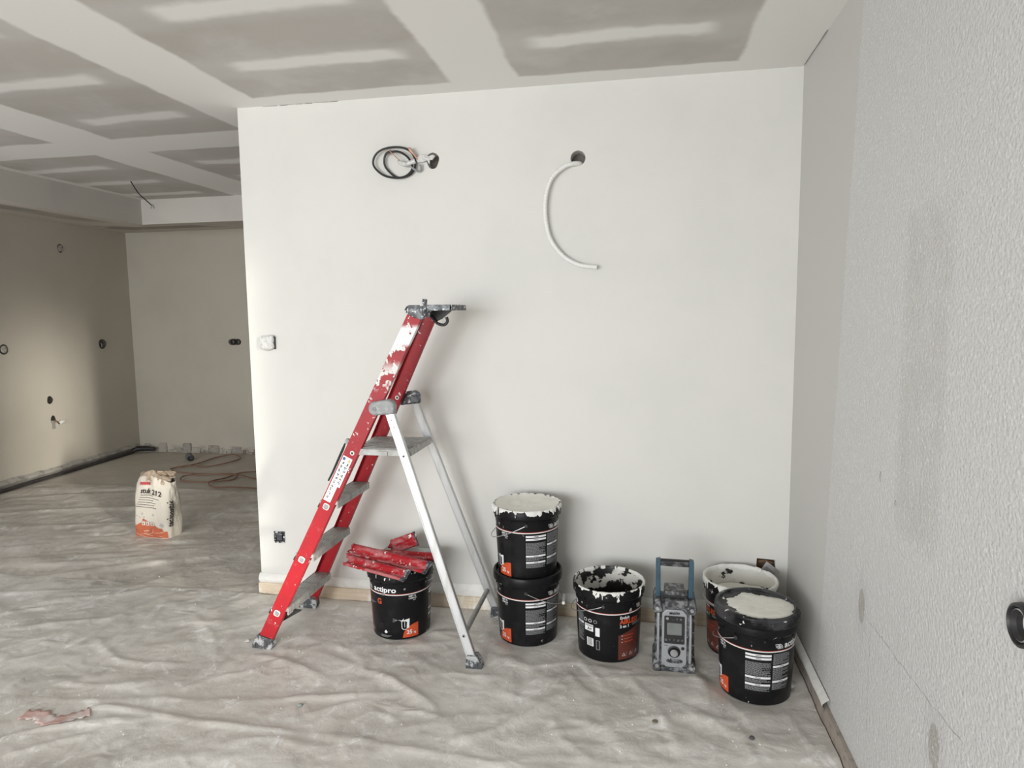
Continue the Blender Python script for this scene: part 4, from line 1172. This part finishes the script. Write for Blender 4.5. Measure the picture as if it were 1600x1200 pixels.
def fold(u, v):
    a = -180 + 360 * u; x, y, z = sack_pt(a, 0.985)
    ins = 1 - 0.75 * v; j = (float(fbm(u * 16, v * 4, 3, 71)) - 0.4)
    lift = 0.030 * sin(pi * min(1, v * 1.3)) * (0.35 + 1.5 * float(vnoise(u * 9, 2, 3))) if 0.2 < u < 0.98 else 0
    bulge = 0.03 * max(0, sin(g_ := (u - 0.52) * 5)) if 0.52 < u < 1.0 else 0
    return (x * ins + 0.05 * j * v + 0.028 * v, y * ins + 0.05 * j * v, z + lift + 0.03 * j - 0.05 * v * v + bulge * (1 - v))


mb.grid(fold, 110, 14)
mb.build('torn_opening', [BROWN], sack, smooth=True, ang=25)
mb = MB()
rnd = random.Random(9)
for (cx, cy, cz, w_, h_, a1, a2) in ((0.03, -0.03, 0.400, 0.10, 0.055, 0.9, 0.35), (0.080, -0.02, 0.385, 0.09, 0.06, 1.2, -0.3), (0.00, 0.0, 0.405, 0.08, 0.07, 0.5, 0.6), (0.085, 0.01, 0.425, 0.12, 0.03, 1.35, 0.15)):
    T = Matrix.Translation((cx, cy, cz)) @ Matrix.Rotation(a2, 4, 'Z') @ Matrix.Rotation(a1, 4, 'X')
    mb.grid(lambda u, v, T=T, w_=w_, h_=h_: T @ Vector(((u - 0.5) * w_, (v - 0.5) * h_, 0.016 * sin(u * 9 + v * 3) + 0.012 * float(vnoise(u * 6, v * 6, 5)))), 14, 8)
mb.build('crumpled_flap', BROWN, sack, smooth=True, ang=30)
mb = MB()
T = Matrix.Translation((-0.03, -0.05, 0.40))
mb.build('x', BROWN) if False else None


def sx_(x): return x / (SW / 2)


def sp(x, z, e=0.0025):
    """point on the front face: x in metres from centre, z height"""
    t = max(0.001, min(0.985, z / (SH * 1.07))); lo, hi = -89.0, 89.0
    for _ in range(22):
        mid_ = (lo + hi) / 2
        if sack_pt(mid_, t)[0] < x: lo = mid_
        else: hi = mid_
    p = sack_pt(mid_, t, e); return (p[0], p[1] - e * 0.3, p[2])


pr = MB()


def sgrid(x0, x1, z0, z1, mi, e=0.0025, nx=10, nz=3): pr.grid(lambda a, b: sp(x0 + (x1 - x0) * a, z0 + (z1 - z0) * b, e), nx, nz, mi)


# orange foot
pr.grid(lambda a, b: sp(-0.135 + 0.268 * a, 0.004 + b * (0.052 + 0.060 * max(0, 1 - abs(a - 0.34) * 2.2) ** 1 + (0.02 if 0.3 < a < 0.9 else 0)), 0.002), 34, 8, 0)
rnd = random.Random(2)
for k in range(13):
    x = -0.12 + rnd.random() * 0.22; z = 0.012 + rnd.random() * 0.035; ang_ = rnd.choice((0.5, -0.35, 1.3, 0.25)); l = 0.03 + rnd.random() * 0.04
    for j in range(5):
        a0, a1 = j / 5, (j + 1) / 5
        q = [(x + l * a * cos(ang_), z + l * a * sin(ang_) * 0.6) for a in (a0, a1)]
        pr.add([sp(q[0][0], q[0][1], 0.0036), sp(q[1][0], q[1][1], 0.0036), sp(q[1][0], q[1][1] + 0.0020, 0.0036), sp(q[0][0], q[0][1] + 0.0020, 0.0036)], [(0, 1, 2, 3)], 1)
for k in range(3):
    x = -0.055 + k * 0.034; sgrid(x, x + 0.028, 0.088, 0.118, 2, 0.0038, 2, 2); sgrid(x + 0.002, x + 0.026, 0.090, 0.112, 1, 0.0046, 2, 2)
    pr.add([sp(x + 0.014 + 0.007 * cos(a), 0.101 + 0.0075 * sin(a), 0.0056) for a in np.linspace(0, 2 * pi, 12, endpoint=False)], [tuple(range(12))], 3)
    sgrid(x + 0.011, x + 0.019, 0.100, 0.104, 1, 0.0068, 1, 1)
for (x, z, s_) in ((-0.062, 0.165, 0.016), (-0.08, 0.140, 0.013), (-0.045, 0.142, 0.014), (-0.105, 0.148, 0.012), (0.028, 0.163, 0.018), (0.085, 0.095, 0.026), (-0.115, 0.128, 0.010)):
    pr.add([sp(x, z, 0.003), sp(x + s_, z - s_ * 0.35, 0.003), sp(x + s_ * 1.2, z + s_ * 0.5, 0.003), sp(x + s_ * 0.3, z + s_ * 0.8, 0.003)], [(0, 1, 2, 3)], 2)
vs, fs = text_polys('stuk 212', 0.042, bold=0.0014); pr.add([sp(-0.062 + x * 1.10, 0.314 + y * 1.15 - x * 0.05, 0.0042) for x, y in vs], fs, 3)
for k in range(6):
    z = 0.297 - k * 0.0165; x = -0.060 - k * 0.009; l = (0.095, 0.145, 0.12, 0.14, 0.14, 0.17)[k]
    u = x
    while u < x + l:
        w_ = rnd.uniform(0.005, 0.013); sgrid(u, u + w_, z, z + 0.0042, 3, 0.0038, 1, 1); u += w_ + 0.0018
for k in range(14):
    x = -0.075 + k * 0.0062; sgrid(x, x + 0.0046, 0.366 + (k % 3) * 0.003, 0.390 - (k % 2) * 0.003, 4, 0.0038, 1, 1)
vs, fs = text_polys('technostuk', 0.036, bold=0.0016); pr.add([sack_pt(70 - y * 900, (0.090 + x * 1.20) / 0.42, 0.004) for x, y in vs], fs, 3)
pr.build('sack_print', [simple('sack_orange', (0.46, 0.115, 0.05), 0.7, var=0.15), simple('sack_cream', (0.75, 0.68, 0.56), 0.7, var=0), simple('sack_grey', (0.38, 0.37, 0.35), 0.7, var=0),
                        simple('sack_black', (0.04, 0.035, 0.03), 0.7, var=0), simple('sack_red', (0.50, 0.05, 0.05), 0.7, var=0)], sack)

# ================================================================== WALL FIXTURES
# hole with black cable loop
t = empty('cable_outlet', (1.001, 0, 2.196), 0, 'round hole in the white wall with grey plastic sleeve and bare wire ends', 'outlet')
WB = lambda mb, nm, mt, **k: mb.build(nm, mt, t, world=True, **k)
MB().lathe([(0.036, 0.058), (0.0001, 0.058)], 20, T=Matrix.Translation((0, 0, 0)) @ Matrix.Rotation(-pi / 2, 4, 'X')).build('hole_back', HOLE, t)
mb = MB().prism([(0.975, 2.222), (0.985, 2.214), (1.005, 2.222), (1.016, 2.214), (1.003, 2.196), (0.992, 2.198), (0.990, 2.178), (0.984, 2.183), (0.978, 2.196), (0.960, 2.188), (0.935, 2.186), (0.928, 2.205), (0.948, 2.222)],
                lambda a, b, d: (a, d - (1.02 - a) * 0.2, b), -0.010, -0.002)
WB(mb, 'plastic_sleeve', simple('crumpled_white_plastic', (0.66, 0.66, 0.64), 0.35, var=0.2, vs=60, bump=1.0, bs=90), bevel=0.002)
mb = MB().tube([(0.925, -0.030, 2.192), (0.900, -0.032, 2.184), (0.870, -0.030, 2.180), (0.848, -0.03, 2.190), (0.842, -0.03, 2.200)], [0.012, 0.013, 0.012, 0.010, 0.006], 12)
WB(mb, 'clear_sleeve', simple('milky_plastic', (0.62, 0.63, 0.61), 0.25, var=0.25, vs=60), smooth=True)
WB(MB().tube(spline([(0.945, -0.02, 2.178), (0.948, -0.02, 2.155), (0.935, -0.02, 2.146), (0.918, -0.03, 2.155), (0.905, -0.035, 2.165)], 5), 0.005, 8), 'grey_wire', GREYP, smooth=True)
WB(MB().tube([(0.935, -0.025, 2.200), (0.920, -0.035, 2.222), (0.905, -0.04, 2.240), (0.900, -0.04, 2.252)], [0.004, 0.004, 0.007, 0.006], 8), 'copper_end', COPPER, smooth=True)
WB(MB().tube([(0.850, -0.040, 2.197), (0.835, -0.042, 2.212), (0.815, -0.042, 2.230), (0.803, -0.04, 2.244)], 0.0025, 6), 'copper_wire', COPPER, smooth=True)
for k in range(3): pass
lp = [(0.779, -0.035, 2.228), (0.800, -0.035, 2.238), (0.850, -0.038, 2.236), (0.895, -0.036, 2.205), (0.910, -0.032, 2.160), (0.880, -0.028, 2.128), (0.830, -0.026, 2.120), (0.765, -0.026, 2.135), (0.720, -0.028, 2.175), (0.718, -0.03, 2.212),
      (0.745, -0.033, 2.243), (0.795, -0.036, 2.258), (0.860, -0.036, 2.256), (0.905, -0.03, 2.235), (0.922, -0.022, 2.195), (0.915, -0.020, 2.155), (0.885, -0.018, 2.130), (0.840, -0.016, 2.122), (0.805, -0.016, 2.138), (0.772, -0.018, 2.175),
      (0.768, -0.020, 2.210), (0.780, -0.022, 2.236), (0.805, -0.024, 2.246)]
tag(MB().tube(spline(lp, 6), 0.0052, 8).build('cable_loop', BLACKP, smooth=True), 'coil of thick black electrical cable hanging at upper left of the white wall', 'cable')
# conduit
t = empty('conduit', (1.687, 0, 2.172), 0, 'white corrugated conduit curving down out of a round hole in the white wall', 'conduit')
path = spline([(1.700, 0.045, 2.150), (1.692, 0.0, 2.148), (1.66, -0.022, 2.143), (1.622, -0.028, 2.129), (1.569, -0.030, 2.081), (1.542, -0.030, 1.996), (1.542, -0.028, 1.896), (1.565, -0.028, 1.808), (1.621, -0.028, 1.734), (1.694, -0.028, 1.692), (1.776, -0.028, 1.679)], 26)
WB(MB().tube(path, [0.0105 if (i // 2) % 2 else 0.0095 for i in range(len(path))], 12, cap=False), 'tube', WHITEP, smooth='all')
MB().lathe([(0.036, 0.068), (0.0001, 0.068)], 20, T=Matrix.Rotation(-pi / 2, 4, 'X')).build('hole_back', HOLE, t)
# stuffed switch box at left edge
t = empty('switch_box', (0.105, 0, 1.337), 0, 'switch box stuffed with crumpled white plastic on the white wall near its left edge', 'switch box')
CR = simple('crumpled_bag', (0.70, 0.71, 0.69), 0.4, var=0.12, vs=70, bump=1.0, bs=60)


def crum(u, v):
    a = 2 * pi * u; q = (abs(cos(a)) ** 4 + abs(sin(a)) ** 4) ** -0.25; r = 0.038 * q * sin(pi / 2 * min(1, v * 1.25) if v < 0.8 else pi / 2)
    n = float(fbm(cos(a) * 2 * v + 4, sin(a) * 2 * v + 4, 3, 80))
    return (r * cos(a) + (n - 0.4) * 0.02, -0.030 * (1 - v ** 3) * (0.55 + n) - 0.001, r * sin(a) * 0.98 + (n - 0.4) * 0.015)


MB().grid(crum, 36, 14).build('crumpled_plastic', CR, t, smooth=True, ang=20)
MB().prism([(0.034, -0.028), (0.042, -0.03), (0.043, 0.030), (0.034, 0.036)], XZl, -0.012, 0.0).build('box_rim', BLACKP, t)
MB().prism([(-0.026, -0.020), (-0.006, -0.018), (-0.008, -0.011), (-0.026, -0.012)], XZl, -0.024, -0.012).build('gap', BLACKP, t)
# black socket insert
t = empty('socket', (0.116, 0, 0.317), 0, 'square black socket insert with paint specks low on the white wall beside the ladder foot', 'socket')
mb = MB().box((-0.030, 0.002, -0.030), (0.030, 0.045, 0.030)).build('back_box', BLACKP, t)
sm = Mat('socket_plastic', (0.02, 0.02, 0.022), 0.4); speck(sm, 110, 0.54, (0.6, 0.6, 0.62)); SOC = sm.done()
mb = MB()
for a, b in (((-0.031, -0.031), (0.031, -0.022)), ((-0.031, 0.022), (0.031, 0.031)), ((-0.031, -0.022), (-0.022, 0.022)), ((0.022, -0.022), (0.031, 0.022))): mb.box((a[0], -0.005, a[1]), (b[0], 0.004, b[1]))
mb.build('mounting_frame', SOC, t, bevel=0.0015)
MB().box((-0.013, -0.006, -0.016), (0.016, 0.004, 0.014)).build('mechanism', simple('socket_core', (0.07, 0.075, 0.085), 0.4, var=0.2, vs=100), t, bevel=0.002)
MB().tube([(-0.020, -0.006, 0.017), (0, -0.008, 0.019), (0.018, -0.006, 0.016)], 0.0018, 6).build('metal_clip', STEEL, t)
for x in (-0.004, 0.004): MB().lathe([(0.002, 0), (0.0001, 0)], 8, T=Matrix.Translation((x, -0.0063, 0.003)) @ Matrix.Rotation(pi / 2, 4, 'X')).build('pin_hole', BLACKH, t)
# outlet in right corner with loose plate
t = empty('broken_outlet', (2.548, 0, 0.306), 0, 'rectangular hole with brown debris and a loose grey cover plate, low in the right corner', 'outlet')
MB().box((-0.040, 0.030, -0.032), (0.040, 0.048, 0.034)).build('hole_back', MOUNT, t)
MB().tube([(-0.030, 0.01, 0.018), (0.0, 0.006, 0.024), (0.030, 0.012, 0.012)], 0.006, 8).build('brown_wire', MOUNT, t, smooth=True)
T = Matrix.Translation((0.006, -0.014, -0.014)) @ Matrix.Rotation(R(-38), 4, 'Y') @ Matrix.Rotation(R(-18), 4, 'X')
T = Matrix.Translation((0.012, -0.014, -0.018)) @ Matrix.Rotation(R(38), 4, 'Y') @ Matrix.Rotation(R(-18), 4, 'X')
MB().box((-0.034, -0.003, -0.030), (0.034, 0.003, 0.030), T=T).build('cover_plate', simple('dull_grey_plate', (0.42, 0.42, 0.42), 0.5, var=0.15), t, bevel=0.0015)
MB().box((-0.026, -0.0045, -0.022), (0.026, -0.003, 0.010), T=T).build('plate_inset', simple('dull_grey_inset', (0.28, 0.285, 0.29), 0.5, var=0.1), t)

# black ring on right wall, partly out of frame
t = empty('socket_ring', (W, -1.885, 0.927), 0, 'round black mounting ring on the textured right wall at the edge of the photo', 'ring')
T = Matrix.Rotation(-pi / 2, 4, 'Y')
MB().lathe([(0.036, 0.001), (0.040, 0.012), (0.038, 0.022), (0.033, 0.024), (0.030, 0.018), (0.029, 0.010)], 48, T=T).build('outer_ring', BLACKP, t, smooth=True)
MB().lathe([(0.029, 0.010), (0.0285, 0.020), (0.0265, 0.021), (0.020, 0.014), (0.0195, 0.003)], 48, mi=[1, 1, 0, 0], T=T).build('inner_ring', [BLACKP, STEEL], t, smooth=True)
MB().lathe([(0.020, 0.004), (0.0001, 0.004)], 24, T=T).build('ring_back', PLASTER, t)

# left wall boxes
LW = [('wall_box', 'small round wall box with a pale cap, highest on the left wall', 0), ('wall_box', 'open round wall box with wires, at mid height near the back corner', 1),
      ('pipe_hole', 'small round black pipe hole in the left wall, above the hole with the white cap', 2), ('pipe_outlet', 'dark hole with a grey square patch and dangling white cap, low on the left wall', 3),
      ('wall_box', 'round wall box cut off by the left edge of the photo', 4)]
for nm, lb, i in LW:
    (y, z), ry, rz_ = hl[i]; x = lx(y)
    t = empty(nm, (x, y, z), 0, lb, 'pipe outlet' if i in (2, 3) else 'wall box')
    ln = MB(); ring = np.linspace(0, 2 * pi, 18, endpoint=False)
    vs_ = [(d, ry * q * cos(a) * (1 + 0.08 * sin(3 * a + i)), rz_ * q * sin(a)) for d, q in ((0.0005, 1.03), (0.0005, 0.93), (-0.055, 0.93)) for a in ring]
    ln.add(vs_, [(j * 18 + k, j * 18 + (k + 1) % 18, (j + 1) * 18 + (k + 1) % 18, (j + 1) * 18 + k) for j in range(2) for k in range(18)])
    ln.build('shade_lining', BLACKH if i in (2, 3) else HOLE, t)  # added dark sleeve, puts the hole's shade into its colour
    MB().prism([(ry * 1.1 * cos(a), rz_ * 1.1 * sin(a)) for a in np.linspace(0, 2 * pi, 18, endpoint=False)], lambda a, b, d: (d, a, b), -0.062, -0.050 if i in (2, 3) else -0.03).build('box_back', BLACKH if i in (2, 3) else HOLE, t)
    if i in (0, 4):
        MB().prism([(0.004 + 0.024 * cos(a), 0.030 * sin(a)) for a in np.linspace(0, 2 * pi, 14, endpoint=False)], lambda a, b, d: (d, a, b), -0.01, 0.006).build('pale_cap', simple('cap_beige', (0.42, 0.40, 0.36), 0.7, var=0.3, vs=60), t, bevel=0.002)
    if i == 1:
        MB().tube(spline([(-0.03, 0.0, 0.01), (0.005, -0.012, 0.005), (0.012, -0.02, -0.02), (0.0, -0.006, -0.03)], 4), 0.005, 7).build('wire', GREYP, t, smooth=True)
    if i == 3:
        MB().prism([(-0.045, -0.085), (0.020, -0.085), (0.020, -0.01), (-0.045, 0.0)], lambda a, b, d: (d, a, b), 0.0, 0.001).build('grey_patch', simple('patch_grey', (0.30, 0.29, 0.265), 0.8, var=0.05), t)
        MB().tube([(0.0, 0.010, -0.005), (0.014, 0.030, -0.02), (0.022, 0.045, -0.045)], 0.007, 8).build('brown_pipe', MOUNT, t, smooth=True)
        MB().tube([(0.012, 0.040, -0.045), (0.016, 0.075, -0.030), (0.018, 0.10, -0.03)], [0.012, 0.020, 0.014], 12).build('white_cap', CR, t, smooth=True)
t = empty('double_wall_box', (-2.232, D, 1.202), 0, 'oval double wall box, open and dark, on the back wall', 'wall box')
MB().box((-0.085, 0.035, -0.04), (0.08, 0.055, 0.04)).build('box_back', HOLE, t)
for x in (-0.035, 0.025): MB().lathe([(0.030, 0), (0.027, 0.02), (0.020, 0.02), (0.020, 0)], 20, T=Matrix.Translation((x, 0.034, 0)) @ Matrix.Rotation(pi / 2, 4, 'X')).build('round_insert', BLACKP, t, smooth=True)

# hanging ceiling cable
tag(MB().tube(spline([(-1.828, 1.455, 2.5), (-1.80, 1.455, 2.455), (-1.765, 1.455, 2.405), (-1.70, 1.45, 2.35), (-1.655, 1.45, 2.31)], 5), 0.0042, 7).build('hanging_cable', BLACKP, smooth=True),
    'short black cable dangling from the ceiling in front of the dropped soffit', 'cable')
o = [o for o in bpy.data.objects if o.name == 'hanging_cable'][0]
mb = MB()
for d in ((0.02, 0, -0.012), (0.008, 0.01, -0.024), (-0.012, 0, -0.02), (0.02, -0.01, 0.004)): mb.tube([(-1.655, 1.45, 2.31), (-1.655 + d[0], 1.45 + d[1], 2.31 + d[2])], 0.0042, 6)
mb.build('wire_ends', GREYP, o)

# pipe along the foot of the left wall
t = empty('floor_pipe', (lx(1.5) + 0.03, 1.5, 0.0), 0, 'thin black pipe running along the foot of the left wall into the back corner', 'pipe')
WBt = lambda mb, nm, mt, **k: mb.build(nm, mt, t, world=True, **k)
WBt(MB().tube([(lx(y) + 0.032, y, 0.022) for y in np.linspace(0.35, D - 0.15, 16)], 0.015, 10), 'pipe', simple('pipe_black', (0.05, 0.045, 0.045), 0.6, var=0.2), smooth=True)
WBt(MB().tube([(lx(3.2) + 0.03, D - 0.16, 0.03), (lx(3.2) + 0.06, D - 0.12, 0.05), (lx(3.2) + 0.16, D - 0.10, 0.05), (lx(3.2) + 0.24, D - 0.08, 0.04)], [0.02, 0.028, 0.026, 0.018], 10), 'elbow', BLACKP, smooth=True)
# rubble and ragged plaster ledge at the base of the left wall
rnd = random.Random(11)
mb = MB()
mb.grid(lambda u, v: (lx(0.4 + 2.8 * u) + 0.004 + 0.030 * sin(pi * v) * (0.4 + float(fbm(u * 30, 1, 3, 90))), 0.4 + 2.8 * u, 0.035 + 0.055 * v * (0.6 + float(fbm(u * 18, 4, 3, 91)))), 160, 4)
tag(mb.build('plaster_ledge', simple('ragged_plaster', (0.40, 0.385, 0.355), 0.8, var=0.2, vs=20, bump=0.5), smooth=True), 'ragged strip of plaster above the black pipe at the foot of the left wall', 'plaster strip')
# broken strip at the base of the back wall
t = empty('baseboard_back', (-3.4, D, 0)); t['kind'] = 'structure'
BRK = simple('broken_plaster_pale', (0.44, 0.415, 0.37), 0.85, var=0.15, vs=25); BRM = simple('broken_plaster_mid', (0.37, 0.345, 0.31), 0.85, var=0.2, vs=25); BRD = simple('broken_plaster_dark', (0.24, 0.20, 0.165), 0.85, var=0.2, vs=25)
x = -3.40
while x < -0.4:
    w_ = rnd.uniform(0.03, 0.13); hh = rnd.choice((0.03, 0.05, 0.07, 0.09)) * rnd.uniform(0.8, 1.1); dp = rnd.uniform(0.008, 0.035)
    MB().add([(x, D - dp, 0), (x + w_, D - dp * 0.8, 0), (x + w_, D + 0.001, 0), (x, D + 0.001, 0), (x + 0.008, D - dp * 0.7, hh), (x + w_ - 0.006, D - dp * 0.5, hh * rnd.uniform(0.75, 1)), (x + w_, D + 0.001, hh), (x, D + 0.001, hh)],
             [(0, 3, 2, 1), (4, 5, 6, 7), (0, 1, 5, 4), (1, 2, 6, 5), (2, 3, 7, 6), (3, 0, 4, 7)]).build('plaster_fragment', rnd.choice((BRK, BRD, BRM)), t, world=True)
    x += w_ + rnd.uniform(0.0, 0.02)

# brown hose coil
hp = [(-2.37, 2.62), (-2.47, 2.50), (-2.30, 2.36), (-2.00, 2.36), (-1.70, 2.36), (-1.62, 2.20), (-1.80, 2.06), (-2.05, 2.10), (-2.12, 2.24), (-1.95, 2.36), (-1.65, 2.34), (-1.40, 2.26), (-1.20, 2.36), (-1.35, 2.52), (-1.65, 2.44),
      (-1.72, 2.26), (-1.75, 2.06), (-1.62, 1.94), (-1.42, 1.93), (-1.10, 1.95)]
hp2 = [(-2.42, 2.58), (-2.33, 2.76), (-2.36, 3.02), (-2.24, 3.16), (-2.08, 3.05), (-2.05, 2.82), (-2.18, 2.64), (-2.37, 2.62)]
path = spline([(a, b, 0.012 + 0.010 * (k % 2)) for k, (a, b) in enumerate(hp2 + hp[1:])], 6)
tag(MB().tube(path, 0.0065, 8).build('air_hose', BROWNH, smooth=True), 'thin brown hose lying in loose loops on the bare floor at the back', 'hose')
t = empty('hose_connector', (-2.60, 2.95, 0), 0, 'small dark pipe fitting lying on the floor left of the brown hose', 'fitting')
MB().tube([(-0.02, 0.03, 0.035), (0.01, -0.02, 0.035)], 0.034, 14).build('fitting_body', simple('fitting_grey', (0.12, 0.12, 0.115), 0.6, var=0.2), t, smooth=True)
MB().lathe([(0.030, 0), (0.033, 0.02), (0.024, 0.022), (0.022, 0.004), (0.0001, 0.004)], 20, T=Matrix.Translation((0.055, -0.045, 0.035)) @ Matrix.Rotation(R(30), 4, 'Z') @ Matrix.Rotation(pi / 2, 4, 'X')).build('fitting_mouth', BLACKP, t, smooth=True)

# red tape under the film, offcuts and lumps
m = Mat('faded_red_tape', (0.56, 0.37, 0.33), 0.5); m.layer((0.64, 0.58, 0.55), m.ramp(m.noise(10, 6, 0.7), 0.46, 0.62)); TAPE = m.done()


def fz(x, y): return 0.0045 + float(film_h(np.array([[x]]), np.array([[y]]))[0, 0])


def ribbon(pts, wd, lift, mat, name, label, cat):
    P = spline([(a, b, 0) for a, b in pts], 8); mb = MB(); vs = []
    for i, p in enumerate(P):
        d = (P[min(i + 1, len(P) - 1)] - P[max(i - 1, 0)]).normalized(); nrm = Vector((-d.y, d.x, 0))
        for k in range(5):
            q = p + nrm * wd * (k / 4 - 0.5) * (1 + 0.25 * sin(i * 1.7)); vs.append((q.x, q.y, fz(q.x, q.y) + lift))
    mb.add(vs, [(i * 5 + k, i * 5 + k + 1, (i + 1) * 5 + k + 1, (i + 1) * 5 + k) for i in range(len(P) - 1) for k in range(4)])
    o = mb.build(name, mat, smooth='all'); s_ = o.modifiers.new('s', 'SOLIDIFY'); s_.thickness = 0.0008
    return tag(o, label, cat)


ribbon([(-0.27, -1.175), (-0.20, -1.165), (-0.13, -1.195), (-0.07, -1.15), (-0.035, -1.115)], 0.055, 0.0035, TAPE, 'red_tape', 'faded red piece of tape stuck to the plastic sheet at lower left', 'tape')
BITS = [((429, 1093), 'greenish crumb of filler on the plastic sheet below the ladder', 0.012), ((1012, 1129), 'brown torn chip on the plastic sheet below the radio', 0.010), ((1183, 1152), 'dark chip on the plastic sheet below the lidded bucket', 0.010)]
bits = [(0.72, -0.94, 0.010, 'pale green crumb of filler on the plastic sheet left of centre', (0.35, 0.42, 0.38)), (2.035, -0.83, 0.011, 'brown torn chip on the plastic sheet in front of the radio', (0.20, 0.16, 0.12)),
        (2.36, -0.87, 0.010, 'dark chip on the plastic sheet in front of the lidded bucket', (0.10, 0.10, 0.10)), (0.245, -0.53, 0.013, 'white lump of plaster beside the near foot of the red rail', (0.7, 0.7, 0.68)),
        (2.56, -0.50, 0.022, 'small crumpled ball of clear plastic between the lidded bucket and the right wall', (0.55, 0.55, 0.55))]
for k, (x, y, s_, lb, col) in enumerate(bits):
    bpyv = []; rnd = random.Random(k + 40); mb = MB()
    z = fz(x, y)
    mb.grid(lambda u, v: (x + s_ * sin(pi * v) * cos(2 * pi * u) * (0.7 + 0.6 * float(vnoise(u * 5, v * 4, k))), y + s_ * sin(pi * v) * sin(2 * pi * u) * (0.7 + 0.6 * float(vnoise(u * 5 + 3, v * 4, k))), z + s_ * 0.45 * (1 - cos(pi * v)) * 0.9), 10, 6)
    tag(mb.build('debris_chip', simple('chip_%d' % k, col, 0.6, var=0.2, vs=60), smooth=True, ang=25), lb, 'debris')
rnd = random.Random(77); mb = MB()
for k in range(240):
    x = rnd.uniform(-1.6, 2.5); y = rnd.uniform(-1.5, 0.0 if x > 0 else 1.2); s_ = rnd.uniform(0.0015, 0.0045)
    if any(math.hypot(x - a, y - b) < r + 0.03 for a, b, r in FEET): continue
    z = fz(x, y) if y < 0 else 0.0045
    mb.add([(x - s_, y, z), (x + s_ * 0.5, y - s_, z), (x + s_, y + s_ * 0.6, z), (x, y, z + s_)], [(0, 1, 3), (1, 2, 3), (2, 0, 3), (0, 2, 1)])
tag(mb.build('plaster_crumbs', simple('crumb_white', (0.75, 0.75, 0.73), 0.7, var=0)), 'tiny white plaster crumbs scattered over the floor sheets', 'debris', kind='stuff')
